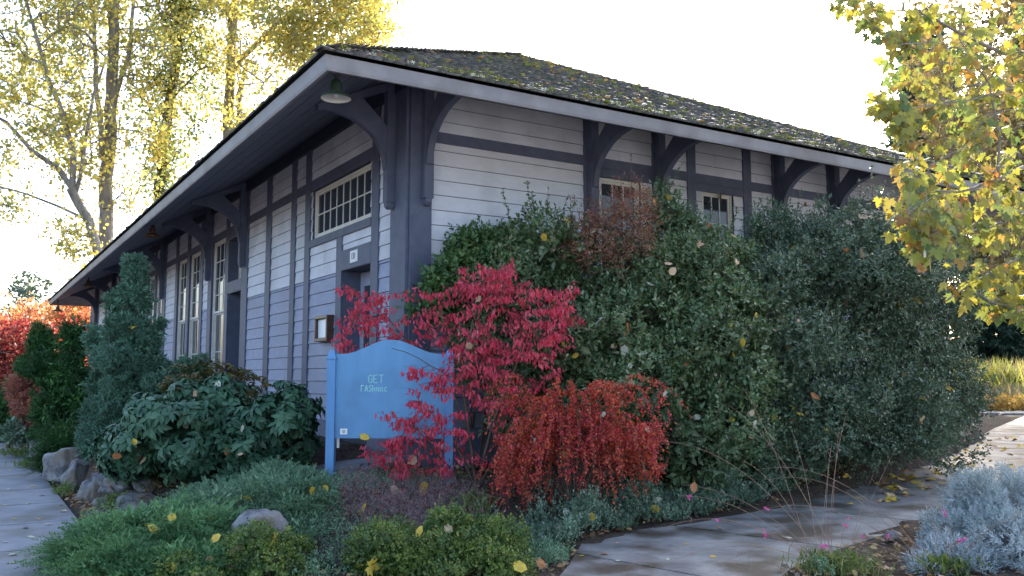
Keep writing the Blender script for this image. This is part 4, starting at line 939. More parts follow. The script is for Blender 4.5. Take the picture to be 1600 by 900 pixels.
# dry heather tangle at the foot of the sign
def tangle(name, label, region, n, seed, base_px, m, leafm=None, nl=0, lsz=.02, hgt=(.1, .34), r=.0022):
    r_ = np.random.default_rng(seed); segs = []; P = []
    for i in range(n):
        x0, x1, y0, y1, Y0, Y1 = region; p = at(r_.uniform(x0, x1), r_.uniform(y0, y1), r_.uniform(Y0, Y1)); p[2] = gz(p) - .02; d = rdir(r_, 1)[0]; d[2] = abs(d[2]) + 1.2; d = unit(d); l = r_.uniform(*hgt)
        q = p; bend = np.array([r_.normal(0, .5), r_.normal(0, .5), -.9])
        for j in range(6):
            dd = unit(d + bend * (j / 6) ** 1.5); q2 = q + dd * l / 6; segs.append((q, q2, r * (1 - j / 7), r * (1 - (j + 1) / 7))); q = q2
            if j > 1:
                for _ in range(2): w_ = q + rdir(r_, 1)[0] * .035; segs.append((q, w_, r * .4, r * .25)); P.append(w_)
    P = np.array(P); b = at(*base_px); b[2] = gz(b)
    sel = r_.choice(len(P), min(nl, len(P) * 3)) if nl else []
    e_ = empty(name, b, label, 'perennial'); V, F = tubes(segs, 3); arr_mesh('stem', V - b, F, m, e_)
    if nl: V, F = leaves(P[sel] + r_.normal(0, .012, (len(sel), 3)), rdir(r_, len(sel)), lsz * r_.uniform(.6, 1.3, len(sel)), T_LEAF, r_); arr_mesh('foliage', V - b, F, leafm, e_)
tangle('dry_heather', 'tangle of dry grey purple stems with dark red bits at the foot of the sign', (530, 745, 745, 832, 7.9, 9.3), 900, 91, (640, 800, 8.5), M['twig_grey'], leafmat('dark red small leaves', [(.25, .04, .06), (.32, .08, .07), (.20, .09, .08), (.30, .22, .20)], .2, .6), 7000)
tangle('dark_dead_shrub', 'small blackish dead shrub between the juniper and the yellow green shrub', (480, 575, 830, 890, 7.0, 7.8), 330, 92, (525, 870, 7.4), M['twig'], leafmat('black purple dry leaves', [(.04, .03, .04), (.08, .06, .08), (.14, .11, .13)], .1, .6), 2500, .02, (.08, .22))
# strappy day lily between the sign and the weeping bush
def blades(name, label, cx, cy, Y, n, h, fm, seed, spread=.15, group=None, cat_='grass clump', wid=1.0, lean=.5):
    r_ = np.random.default_rng(seed); b = at(cx, cy, Y); b[2] = gz(b); P = b + np.stack([r_.normal(0, spread, n), r_.normal(0, spread, n), np.zeros(n)], 1); D = r_.normal(0, lean, (n, 3)); D[:, 2] = 1
    V, F = leaves(P, D, h * r_.uniform(.5, 1.15, n), (T_BLADE[0] * [1, wid, 5], T_BLADE[1]), r_); o = arr_mesh(name, V - b, F, fm); o.location = b; tag(o, label, cat_, group); return o
blades('strappy_clump', 'green strap leaved clump between the right sign post and the weeping bush', 728, 800, 8.7, 90, .28, M['f_grass'], 95, .10, lean=.6, wid=1.3)
blades('strappy_clump', 'thin green grass tuft under the gaura stems near the path', 1310, 900, 6.95, 420, .20, M['f_grass'], 96, .16, lean=.6, wid=1.0)
# ground cover in front of the hedge (nobody could count it)
def cover(name, label_, pts, n, fm, seed, size=.018, h=.1, tm=T_LEAF, k=8, L=.09):
    r_ = np.random.default_rng(seed); out = []; P = []
    pts = np.array(pts)   # rows: px,py,spread_px,Y
    w_ = pts[:, 2] / pts[:, 2].sum(); idx = r_.choice(len(pts), n, p=w_); 
    for i in idx: q = at(pts[i, 0] + r_.normal(0, pts[i, 2]), pts[i, 1], pts[i, 3] + r_.normal(0, .22)); P.append(q)
    P = np.array(P); lx, ly = loc(P); ns = Noise(r_, 3); P[:, 2] = T(lx, ly) + np.abs(h * (.5 + .5 * ns(P * [1, 1, 0]))) * r_.uniform(0, 1, n) ** .5
    ok = ~in_path(lx, ly, -.02); P = P[ok]; D = r_.normal(0, .5, P.shape); D[:, 2] = 1
    V, F = sprigs(P, D, r_, k=k, L=L, size=size, tmpl=tm, spread=.8); o = arr_mesh(name, V, F, fm); o['kind'] = 'stuff'; o['label'] = label_; o['category'] = 'ground cover'; return o
cover('ground_cover', 'grey green ground cover between the hedge and the front path', [(870, 815, 40, 8.2), (960, 800, 45, 8.6), (1050, 780, 50, 9.2), (1130, 775, 45, 9.6), (1220, 750, 45, 10.2), (1320, 740, 40, 11)], 7000, M['f_sedum'], 101, .03, .24, L=.12)
cover('ground_cover', 'patchy green ground cover along the rock wall and sidewalk', [(60, 690, 20, 15), (30, 680, 20, 17), (100, 760, 8, 11.6), (180, 805, 12, 10), (330, 760, 40, 10), (440, 735, 20, 10.6)], 1500, M['f_grass'], 102, .03, .1)
cover('ground_cover', 'low green creepers in the front bed', [(560, 770, 40, 9.2), (640, 740, 40, 9.6), (820, 840, 30, 7.7), (300, 830, 60, 7.9), (380, 820, 40, 7.8), (560, 850, 40, 7.5), (600, 830, 60, 7.8), (470, 880, 50, 7.1), (850, 870, 25, 7.4), (500, 760, 20, 9.2), (1290, 900, 8, 7.0)], 5000, M['f_jun2'], 103, .022, .08)
# litter on the soil
def litter(n, seed):
    r_ = np.random.default_rng(seed); lx = r_.uniform(-3.4, 12, n); ly = r_.uniform(-6.5, .2, n); ok = ~in_path(lx, ly, -.0); lx, ly = lx[ok], ly[ok]; 
    l2 = r_.uniform(-3.5, -2.6, n // 4); y2 = r_.uniform(0, 14, n // 4); lx = np.r_[lx, l2]; ly = np.r_[ly, y2]
    p = w2(lx[:, None], ly[:, None]) if False else (C0[None] + lx[:, None] * DR + ly[:, None] * DL); P = np.c_[p, T(lx, ly) + r_.uniform(.02, .05, len(lx))]
    D = rdir(r_, len(P)) * [1, 1, .35]; V, F = leaves(P, D, r_.uniform(.02, .07, len(P)), T_ROUND, r_, roll=.4); o = arr_mesh('leaf_litter', V, F, M['litter']); o['kind'] = 'stuff'; o['label'] = 'brown and yellow leaf litter over the planting beds'; o['category'] = 'leaf litter'
litter(17000, 7)
# silver mound at the lower right: dissected foliage
def silver():
    bl = [blob(1530, 805, 7.6, 36, 50, .35), blob(1575, 855, 7.1, 55, 50, .4), blob(1490, 880, 7.1, 48, 32, .35), blob(1450, 893, 6.9, 30, 20, .25), blob(1592, 790, 7.9, 40, 42, .4), blob(1478, 835, 7.5, 24, 26, .25), blob(1640, 830, 7.4, 50, 65, .4), blob(1515, 765, 7.8, 18, 20, .2)]
    return shrub('silver_mound', 'silvery blue feathery mound filling the lower right corner', bl, 7500, M['f_silver'], 110, k=9, L=.08, size=.028, tmpl=(np.array([(0, .12, 0), (0, -.12, 0), (1, 0, .1)]), np.array([(0, 1, 2)])), amp=.22, gap=.35, base_px=(1560, 900, 7.6), nst=60, smat=M['twig_grey'], cat_='perennial', gfreq=6, freq=3, inner=.2, wid=1.2)
silver()
# gaura: thin arching stems with magenta flowers
def gaura(px, py, Y, tips, label, seed, grp):
    r_ = np.random.default_rng(seed); b = at(px, py, Y); b[2] = gz(b); e_ = empty('gaura', b, label, 'flowering plant', grp); segs = []; fl = []
    for (tx, ty, ty_Y, bow, f) in list(tips) + [(t_[0] + r_.normal(0, 35), t_[1] + r_.normal(0, 30), t_[2] + r_.normal(0, .1), t_[3], 0) for t_ in tips[::3]]:
        tip = at(tx, ty, ty_Y); s = b + [r_.normal(0, .08), r_.normal(0, .06), 0]; mid = (s + tip) / 2 + np.array([r_.normal(0, .03), 0, bow]); n = 14; pts = [(1 - t) ** 2 * s + 2 * t * (1 - t) * mid + t * t * tip for t in np.linspace(0, 1, n + 1)]
        for j in range(n): segs.append((pts[j], pts[j + 1], .0023 * (1 - .6 * j / n), .0023 * (1 - .6 * (j + 1) / n)))
        for t in r_.integers(8, 14, 4): p = pts[t]; segs.append((p, p + rdir(r_, 1)[0] * .03, .0015, .001))
        if f: fl.append(pts[n - 1 if f == 1 else 9])
    V, F = tubes(segs, 4); arr_mesh('stem', V - b, F, M['stem_red'], e_)
    P = b + np.c_[r_.normal(0, .09, 260), r_.normal(0, .07, 260), r_.uniform(0, .12, 260)]; D = r_.normal(0, .6, P.shape); D[:, 2] = .8; V, F = leaves(P, D, r_.uniform(.04, .08, 260), (T_DROP[0] * [1, .7, 1], T_DROP[1]), r_); arr_mesh('foliage', V - b, F, M['f_grass'], e_)
    for p in fl:
        out = []
        for c in range(r_.integers(2, 5)):
            q = p + r_.normal(0, .012, 3); D = rdir(r_, 4); out.append(leaves(np.tile(q, (4, 1)), D, .02, T_ROUND, r_))
        V, F = cat(out); arr_mesh('flower', V - b, F, M['petal'], e_)
GG = 'pink flowered gaura plants by the front path'
gaura(1300, 900, 6.95, [(1160, 605, 7.0, .35, 0), (1030, 690, 7.2, .5, 0), (1235, 668, 7.2, .2, 0), (1325, 640, 7.1, .2, 0), (1365, 740, 7.0, .1, 0), (1325, 815, 6.9, .1, 1), (1283, 852, 6.9, .05, 1), (1350, 836, 6.9, .05, 1), (1025, 830, 7.3, .45, 0), (1060, 775, 7.2, .3, 1), (1110, 815, 7.2, .2, 1), (1160, 720, 7.1, .3, 0), (1298, 700, 7.1, .1, 0), (1190, 835, 7.2, .2, 1), (1245, 800, 7.0, .2, 0), (975, 890, 6.8, .4, 0), (1400, 700, 7.2, .1, 0)], 'taller gaura with long thin stems and pink flowers left of the silver mound', 120, GG)
gaura(1480, 925, 6.75, [(1200, 750, 7.0, .5, 0), (1180, 800, 7.1, .45, 1), (1508, 842, 6.8, .1, 1), (1535, 872, 6.8, .1, 1), (1475, 800, 6.9, .15, 1), (1590, 810, 6.9, .2, 0), (1420, 765, 7.0, .3, 0), (1340, 780, 7.0, .3, 0), (1150, 870, 6.9, .4, 0), (1600, 830, 7, .2, 0), (1380, 840, 6.9, .2, 1), (1498, 845, 6.8, .1, 1)], 'shorter gaura whose stems arch across the silver mound', 121, GG)
if STAGE == 1: raise SystemExit
# ------------------------------------------------------------------ big trees behind the depot
def poly_pts(poly, n, Y0, Y1, rng):
    poly = np.array(poly, float); lo, hi = poly.min(0), poly.max(0); out = []
    def inside(x, y):
        c = False; k = len(poly) - 1
        for i in range(len(poly)):
            if (poly[i][1] > y) != (poly[k][1] > y) and x < (poly[k][0] - poly[i][0]) * (y - poly[i][1]) / (poly[k][1] - poly[i][1]) + poly[i][0]: c = not c
            k = i
        return c
    while len(out) < n:
        x, y = rng.uniform(lo[0], hi[0]), rng.uniform(lo[1], hi[1])
        if inside(x, y): out.append(at(x, y, rng.uniform(Y0, Y1)))
    return np.array(out)
def tree(label, limbs, attr, base_pt, fm, seed, leaf=.12, per=60, cl=.5, bark='bark', group=None, tmpl=T_ROUND, step=.8, r_tip=.02, extra=None, emat=None, name='tree', wob=.1, droop=.4, cat_='tree'):
    rng = np.random.default_rng(seed); segs, ends, nodes = grow(limbs, attr, rng, step=step, r_tip=r_tip, wob=wob)
    P, D = [], []
    for s, a_ in ends:
        d = a_ - s; L = np.linalg.norm(d); k = rng.poisson(per)
        # leaves gathered in a few small bunches round the twig end
        nb_ = max(2, int(k / 7)); cc = a_ + rng.normal(0, cl * .6, (nb_, 3)) - d * rng.uniform(0, .35, (nb_, 1))
        for c in cc[:3]: segs.append((a_ if rng.random() < .6 else s * .3 + a_ * .7, c, r_tip * .6, r_tip * .3))
        i = rng.integers(0, nb_, k); P.append(cc[i] + rng.normal(0, cl * .22, (k, 3)))
    P = np.concatenate(P); D = rng.normal(0, 1, P.shape); D[:, 2] -= droop
    fo_ = leaves(P, D, leaf * rng.uniform(.6, 1.2, len(P)), tmpl, rng, up=rng.normal(size=P.shape))
    b = np.array(base_pt, float); e_ = empty(name, b, label, cat_, group)
    V, F = fo_; arr_mesh('crown', V - b, F, fm, e_)
    V, F = tubes(segs, 8); arr_mesh('trunk', V - b, F, M[bark], e_, smooth=True)
    if extra is not None: V, F = extra; arr_mesh('ivy', V - b, F, emat, e_)
    return e_
GT = 'tall poplars behind the depot'
def limb(px_list, r0, r1): return ([at(x, y, Y) for x, y, Y in px_list], r0, r1)
rt = np.random.default_rng(200)
def gbase(px, Y, z=.2): p = at(px, 500, Y); p[2] = z; return p
# tree with the straight trunk
b1 = gbase(166, 43)
tree('tall yellowing tree with a straight mottled trunk rising over the far eave', [([b1, at(166, 390, 43), at(165, 300, 43), at(172, 200, 43), at(175, 100, 43), at(180, -30, 43), at(182, -160, 43)], .42, .22), limb([(160, 250, 43), (150, 120, 42), (145, -10, 42)], .16, .08), limb([(172, 180, 43), (200, 90, 43), (215, -40, 43)], .14, .07)],
     np.concatenate([poly_pts([(20, -180), (290, -180), (290, 120), (255, 260), (215, 330), (150, 300), (60, 230), (20, 120)], 200, 39.5, 46.5, rt)]), b1, M['f_pop'], 201, .19, 68, .85, group=GT)
b2 = gbase(152, 40)
tree('leaning forked tree left of the straight trunk, with long low branches', [([b2, at(154, 400, 40), at(140, 345, 40), at(122, 318, 39.8), at(113, 295, 39.7)], .30, .20), limb([(113, 295, 39.7), (90, 265, 39.4), (50, 235, 39), (10, 190, 38.5), (-50, 160, 38)], .13, .05), limb([(113, 295, 39.7), (115, 240, 39.5), (100, 190, 39.3), (70, 100, 39), (40, 0, 39)], .15, .06),
     limb([(140, 345, 40), (90, 322, 39.7), (40, 302, 39.3), (-20, 290, 39)], .07, .03), limb([(118, 305, 39.8), (130, 250, 39.6), (140, 180, 39.4), (165, 90, 39)], .10, .05)],
     np.concatenate([poly_pts([(-60, -120), (150, -120), (150, 200), (110, 280), (50, 290), (-60, 300)], 150, 36, 42, rt), poly_pts([(-60, 280), (60, 300), (60, 345), (-60, 330)], 14, 38, 40, rt), poly_pts([(65, 370), (125, 345), (128, 395), (80, 400)], 11, 39, 40, rt)]), b2, M['f_pop'], 202, .18, 56, .75, group=GT)
b3 = gbase(245, 46)
ivyP = np.concatenate([at(252 + (275 - 252) * t + rt.normal(0, 8), 330 - 350 * t, 46 + rt.normal(0, .3))[None] for t in rt.uniform(0, 1.15, 1500)])
ivyP2 = np.concatenate([at(283 + rt.normal(0, 17), rt.uniform(-60, 100), 46 + rt.normal(0, .7))[None] for _ in range(1500)])
ivyP = np.concatenate([ivyP, ivyP2]); ivy = leaves(ivyP, rt.normal(0, 1, ivyP.shape) - [0, 0, .5], rt.uniform(.12, .24, len(ivyP)), T_ROUND, rt)
tree('dark ivy wrapped tree between the straight trunk and the pale forked one', [([b3, at(249, 310, 46), at(262, 180, 46), at(275, 100, 46), at(285, 0, 46), at(290, -120, 46)], .40, .2), limb([(255, 240, 46), (230, 160, 45), (190, 130, 44)], .08, .03), limb([(265, 160, 46), (310, 110, 45)], .07, .03)],
     poly_pts([(215, -150), (350, -150), (340, 120), (300, 240), (250, 330), (215, 280)], 120, 43, 49, rt), b3, M['f_popg'], 203, .19, 60, .85, 'bark_dark', group=GT, extra=ivy, emat=M['f_ivy'])
b4 = gbase(356, 47)
tree('pale barked forked tree nearest the corner of the roof, crown bright yellow', [([b4, at(356, 185, 47), at(360, 120, 47), at(363, 60, 47), at(368, 0, 47), at(380, -90, 47)], .42, .22), limb([(361, 118, 47), (380, 90, 46.8), (410, 60, 46.5), (450, 25, 46), (520, -20, 45.5)], .17, .07), limb([(363, 60, 47), (352, 10, 47), (350, -60, 47)], .12, .06), limb([(372, 200, 47), (378, 130, 47), (384, 95, 46.8)], .15, .12), limb([(405, 64, 46.5), (460, 60, 46), (520, 20, 45.5), (590, -20, 45)], .08, .03)],
     np.concatenate([poly_pts([(310, -150), (660, -150), (600, 30), (600, 80), (380, 200), (310, 190)], 230, 42, 50, rt), poly_pts([(400, -20), (610, -20), (615, 60), (590, 82), (420, 90)], 95, 42, 46, rt)]), b4, M['f_pop'], 204, .19, 80, .85, group=GT)
# autumn trees far left
GA = 'autumn trees beyond the far end of the depot'
def small_tree(label, px, topy, boty, Y, halfw, n, fm, seed, leaf=.2, per=55, cl=.5, bark='bark', group=GA, zb_=.1, th=.5, tr=.12):
    r_ = np.random.default_rng(seed); b = gbase(px, Y, zb_); mid = at(px, (topy + boty) / 2, Y); top = at(px, topy + 8, Y)
    A = poly_pts([(px - halfw * .6, topy), (px + halfw * .5, topy), (px + halfw, (topy + boty) / 2), (px + halfw * .8, boty), (px - halfw * .8, boty), (px - halfw, (topy * .6 + boty * .4))], n, Y - halfw * Y / FPX, Y + halfw * Y / FPX, r_)
    return tree(label, [([b, b * .4 + mid * .6, mid, top], tr, .03), ([b * .5 + mid * .5, mid + [halfw * Y / FPX * .5, 0, .5]], tr * .5, .03), ([b * .5 + mid * .5, mid + [-halfw * Y / FPX * .5, 0, .6]], tr * .5, .03)], A, b, fm, seed, leaf, per, cl, bark, group, step=.4, r_tip=.012)
small_tree('blazing orange tree just beyond the far end of the depot', 120, 470, 640, 52, 62, 150, M['f_orange'], 211, .22, 90, .55)
small_tree('orange red tree at the left edge behind the wine red bush', 40, 478, 650, 56, 55, 120, M['f_orange'], 212, .22, 80, .6)
small_tree('wine red tree at the left edge of the picture', 22, 505, 640, 40, 48, 110, M['f_wine'], 213, .16, 80, .45)
small_tree('wine red small tree peeping between the dark cypress peaks', 105, 500, 600, 44, 32, 60, M['f_wine'], 214, .16, 70, .4)
small_tree('tall thin blue green tree behind the autumn trees', 55, 428, 560, 75, 42, 90, M['f_bluetree'], 215, .26, 38, .7)
small_tree('orange tree showing under the far eave', 152, 480, 620, 60, 40, 80, M['f_orange'], 216, .22, 80, .6)
shrub('autumn_shrub', 'feathery brick red shrub between the two dark cypresses', [blob(52, 610, 17.5, 24, 45, .5), blob(60, 650, 17.2, 22, 30, .5)], 2200, leafmat('brick red feathery leaves', [(.30, .10, .07), (.36, .16, .09), (.28, .08, .10)], .35, .5), 217, k=7, L=.16, size=.06, base_px=(55, 670, 17.4), nst=60, tmpl=T_DROP, gap=.5)
shrub('mixed_shrub', 'low pale green shrub by the sidewalk at the far left', [blob(10, 668, 21, 22, 16, .8), blob(40, 672, 17, 22, 14, .5)], 900, M['f_sedum'], 218, k=6, L=.15, size=.06, base_px=(20, 680, 19), nst=20)
# trees at the right behind the maple
GR = 'dark trees far behind the maple'
def big_conifer(label, px, topy, boty, Y, halfw, seed, fm='f_bluetree', n=2600, size=.35):
    r_ = np.random.default_rng(seed); b = gbase(px, Y, .0); top = at(px, topy, Y); zt = top[2]; zb2 = at(px, boty, Y)[2]; R = halfw * Y / FPX
    h = r_.uniform(0, 1, n) ** .8; zz_ = zb2 + (zt - zb2) * h; ang_ = r_.uniform(0, 6.283, n); lay = .65 + .35 * np.sin(h * 50 + 2 * np.sin(ang_ * 3)); rr_ = R * (1 - h) ** .75 * lay * r_.uniform(.35, 1, n)
    P = np.c_[b[0] + rr_ * np.cos(ang_), b[1] + rr_ * np.sin(ang_), zz_]; D = np.c_[np.cos(ang_), np.sin(ang_), -.25 + 0 * ang_] + r_.normal(0, .25, (n, 3))
    V, F = sprigs(P, D, r_, k=7, L=size * 2, size=size, tmpl=NT, spread=.8, wid=1.4)
    e_ = empty('conifer_tree', b, label, 'conifer', GR); arr_mesh('crown', V - b, F, M[fm], e_); V, F = tubes([(b, top, .3, .04)], 8); arr_mesh('trunk', V - b, F, M['bark_dark'], e_)
big_conifer('tall blue green conifer seen through the maple above the roof end', 1462, 20, 420, 46, 85, 231, n=5200)
big_conifer('dark conifer behind the maple at the right edge', 1620, 60, 575, 72, 60, 232, fm='f_dark', n=5200)
big_conifer('second dark conifer low behind the grasses', 1545, 380, 600, 60, 75, 233, fm='f_dark', n=3000, size=.45)
# neighbouring pale building past the end of the depot
nbld = empty('pale_outbuilding', W3(19, 10.5, 0), 'pale grey outbuilding with sloping barge board, partly hidden by maple leaves', 'building', rotz=TH)
mb = MB(); mb.box(-4, 9, 0, 8, 0, 3.9); mb.build('wall', M['pale_wall'], nbld)
mb = MB(); mb.prism([(-4.5, 3.55), (2.5, 6.6), (9.5, 3.55), (9.5, 3.85), (2.5, 6.9), (-4.5, 3.85)], -.35, 8.3, lambda u, v, w_: (u, w_, v)); mb.build('roof', M['grey_board'], nbld)
mb = MB(); mb.prism([(-4, 3.9), (9, 3.9), (2.5, 6.7)], .002, .1, lambda u, v, w_: (u, w_, v)); mb.build('gable', M['pale_wall'], nbld)
# ------------------------------------------------------------------ the maple on the right
def maple():
    rng = np.random.default_rng(300)
    b = at(1790, 700, 8.6); b[2] = gz(b); X = lambda x, y, Y: at(x, y, Y)
    limbs = [([b, X(1780, 450, 8.5), X(1760, 250, 8.4), X(1740, 50, 8.3), X(1730, -150, 8.3)], .11, .05), ([X(1770, 400, 8.5), X(1680, 300, 8.2), X(1600, 262, 7.9), X(1560, 280, 7.7), X(1500, 300, 7.4), X(1440, 295, 7.2)], .035, .006), ([X(1560, 280, 7.7), X(1562, 220, 7.7), X(1545, 130, 7.7), X(1500, 60, 7.6)], .014, .005),
             ([X(1750, 200, 8.4), X(1650, 120, 8.2), X(1540, 70, 8.0), X(1440, 20, 7.8), X(1330, 8, 7.6)], .03, .004), ([X(1765, 350, 8.5), X(1690, 380, 8.0), X(1600, 400, 7.4), X(1520, 440, 7.0), X(1480, 470, 6.8)], .025, .004), ([X(1650, 120, 8.2), X(1500, 160, 7.6), X(1400, 170, 7.3), X(1345, 150, 7.2)], .014, .003), ([X(1680, 300, 8.2), X(1560, 350, 7.0), X(1480, 370, 6.4), X(1430, 360, 6.2)], .018, .004)]
    A = np.concatenate([poly_pts([(1415, -60), (1900, -60), (1900, 330), (1430, 330), (1400, 150)], 300, 6.9, 9.8, rng), poly_pts([(1400, 300), (1900, 300), (1900, 440), (1560, 440), (1480, 400)], 80, 6.2, 8.8, rng), poly_pts([(1330, 0), (1420, -30), (1420, 90), (1370, 60)], 16, 7.0, 8.0, rng), poly_pts([(1345, 140), (1400, 120), (1410, 170), (1350, 160)], 5, 7, 7.6, rng),
                        poly_pts([(1385, 150), (1430, 130), (1440, 420), (1410, 420), (1400, 200)], 26, 6.6, 7.6, rng), poly_pts([(1520, 420), (1680, 420), (1700, 495), (1550, 492)], 26, 6.3, 7.4, rng), poly_pts([(1270, -20), (1345, -30), (1330, 20), (1270, 15)], 4, 7.2, 7.8, rng), poly_pts([(1400, 280), (1500, 290), (1500, 400), (1420, 395)], 22, 6.0, 6.8, rng)])
    segs, ends, nodes = grow(limbs, A, rng, step=.16, r_tip=.0028, wob=.09)
    P, Dd = [], []
    for s, a_ in ends:
        d = unit(a_ - s); k = rng.integers(6, 11)
        for _ in range(k):
            q = a_ - d * rng.uniform(0, .30) ; dv = unit(d * .4 + rdir(rng, 1)[0] * .8 + [0, 0, -.1]); pe = q + dv * rng.uniform(.04, .09); segs.append((q, pe, .0014, .001)); P.append(pe); Dd.append(dv * .5 + [0, 0, -.75] + rng.normal(0, .3, 3))
    P = np.array(P); Dd = np.array(Dd); k = ~((P[:, 2] < 1.2)); P, Dd = P[k], Dd[k]
    V, F = leaves(P, Dd, rng.uniform(.05, .145, len(P)), T_MAPLE, rng, up=rng.normal(size=P.shape) * .6 + [0, -.8, .5], roll=.3)
    e_ = empty('maple_tree', b, 'maple with yellow green lobed leaves reaching in from the right edge', 'tree'); arr_mesh('crown', V - b, F, M['f_maple'], e_); V, F = tubes(segs, 6); arr_mesh('trunk', V - b, F, M['bark'], e_, smooth=True)
maple()
def backmaple():   # a second, smaller-looking maple farther back fills the gaps
    rng = np.random.default_rng(301); b = gbase(1640, 22.5, .2)
    A = poly_pts([(1425, 20), (1760, -80), (1800, 430), (1560, 430), (1500, 340), (1500, 290), (1430, 200)], 330, 20, 26, rng)
    tree('farther orange and yellow maple glimpsed through the near leaves', [([b, at(1640, 300, 22.5), at(1640, 100, 22.5), at(1650, -80, 22.5)], .14, .05), limb([(1640, 300, 22.5), (1560, 200, 22), (1480, 120, 21.5)], .05, .02)], A, b, leafmat('orange brown maple leaves', [(.24, .14, .06), (.28, .24, .07), (.18, .10, .06), (.13, .15, .06), (.30, .27, .07)], .4, .5, (.13, .09, .06), .8, tcol=1.1), 302, .14, 70, .42, step=.5, r_tip=.008, tmpl=T_MAPLE)
backmaple()
small_tree('broad tree added to shade the path, behind the maple, above the far bed', 1625, 130, 455, 28.5, 165, 230, leafmat('dull olive leaves', [(.10, .12, .04), (.16, .16, .05), (.22, .16, .06), (.07, .10, .04)], .35, .5, (.12, .09, .04), .5), 240, .2, 75, .5, group=GR, th=.5, tr=.25)  # added tree, placed so that its crown shadows the far stretch of path
# ------------------------------------------------------------------ sunlit bed across the far pavement
GB = 'grass clumps in the sunlit far bed'
for i, (px, py, Y, n, h, fm, lab, sp) in enumerate([(1555, 600, 36, 1500, 2.0, 'f_ygrass', 'tall yellow green sunlit grass clump beyond the path', .9), (1515, 600, 37, 900, 1.9, 'f_ygrass', 'yellow green grass clump half hidden by the rightmost dark shrub', .7), (1600, 600, 36, 1300, 1.9, 'f_tan', 'tall tan plumed grass at the right edge of the far bed', .9), (1560, 615, 34, 1200, 1.1, 'f_tan', 'short tan grass in front of the tall yellow green clump', .9),
        (1592, 618, 33.5, 1200, 1.0, 'f_sedum', 'grey green spiky clump at the front right of the far bed', .55), (1530, 618, 34, 900, .9, 'f_tan', 'straw coloured clump at the left of the far bed', .6), (1650, 612, 36, 900, 1.9, 'f_tan', 'tan grass clump just past the right edge', .8)]):
    r_ = np.random.default_rng(400 + i); b = at(px, py, Y); b[2] = .25; P = b + np.c_[r_.normal(0, sp, n), r_.normal(0, sp, n), np.zeros(n)]; D = r_.normal(0, .28, (n, 3)); D[:, 2] = 1
    V, F = leaves(P, D, h * r_.uniform(.5, 1.1, n), (T_BLADE[0] * [1, 1.0, 2], T_BLADE[1]), r_); o = arr_mesh('grass_clump', V - b, F, M[fm]); o.location = b; tag(o, lab, 'grass clump', GB)
def farcover():
    r_ = np.random.default_rng(410); n = 3500; P = np.array([at(r_.uniform(1480, 1720), 620, r_.uniform(30.5, 36)) for _ in range(n)]); P[:, 2] = .3 + r_.uniform(0, .35, n)
    V, F = sprigs(P, r_.normal(0, .4, (n, 3)) + [0, 0, 1], r_, k=6, L=.25, size=.09, tmpl=T_ROUND); o = arr_mesh('bed_ground_cover', V, F, leafmat('orange and green bed plants', [(.45, .25, .08), (.55, .38, .10), (.25, .25, .06), (.5, .22, .08)], .35, .5)); o['kind'] = 'stuff'; o['label'] = 'low orange and green plants along the far bed'; o['category'] = 'ground cover'
farcover()
# ------------------------------------------------------------------ fallen leaves, each its own object
rf = np.random.default_rng(500)
def leafobj_mesh(kind, seed, m):
    r_ = np.random.default_rng(seed); tm = T_MAPLE if kind == 'maple' else T_ROUND; V = np.array(tm[0], float) * [1, 1, 1]; V[:, 0] -= .4
    V[:, 2] = .10 * np.sin(V[:, 0] * 4 + r_.uniform(0, 6)) * .8 + .28 * V[:, 1] ** 2 * r_.uniform(.4, 2) + .03
    me = bpy.data.meshes.new('fallen_leaf'); 
    w_ = .012; k = len(V); V = np.vstack([V, [(-.4, w_, .03), (-.4, -w_, .03), (-.95, 0, .10)]]); F = [tuple(f) for f in tm[1]] + [(k, k + 1, k + 2)]
    me.from_pydata([tuple(v) for v in V], [], F); me.materials.append(m); return me
LM = {(k, c): [leafobj_mesh(k, s_ * 7 + i, M[c]) for s_ in range(3)] for i, (k, c) in enumerate([('round', 'fall_y'), ('round', 'fall_t'), ('round', 'fall_o'), ('round', 'fall_p'), ('maple', 'fall_y'), ('maple', 'fall_o'), ('maple', 'fall_t'), ('maple', 'fall_p')])}
def fallen(p, size, kind, col, label, group, tilt=.15, rot=None):
    o = bpy.data.objects.new('fallen_leaf', LM[(kind, col)][rf.integers(3)]); COL.objects.link(o); o.location = tuple(p); s = size; o.scale = (s, s, s)
    o.rotation_euler = (rf.normal(0, tilt), rf.normal(0, tilt), rf.uniform(0, 6.28)) if rot is None else rot
    FL.append((o, size, kind, col, label, group))
    return o
FL = []
for px, py in [(20, 708), (40, 735), (12, 765), (52, 760), (70, 752), (45, 788), (8, 790), (88, 770), (22, 812), (100, 800), (38, 826), (60, 812), (118, 815), (18, 868), (85, 862), (105, 846), (92, 855), (55, 855), (20, 880), (95, 790), (60, 700 + 8), (30, 720), (75, 820), (50, 840), (8, 848), (30, 745), (15, 735), (66, 775)]:
    x, y = px, py; q = at(x, y, 10); r = q - [0, 0, H]; t = -H / r[2]; p = r * t + [0, 0, H]; p[2] = .006
    fallen(p, rf.uniform(.05, .085), 'round', rf.choice(['fall_t', 'fall_p', 'fall_y', 'fall_t']), 'on the left sidewalk', 'dry leaves on the left sidewalk', .08)
def on_path(px, py):
    r = at(px, py, 10) - [0, 0, H]; z = .0
    for _ in range(4):
        t = (z - H) / r[2]; p = r * t + [0, 0, H]; lx, ly = loc(p); z = float(base(lx)) + .018
    p[2] = z; return p
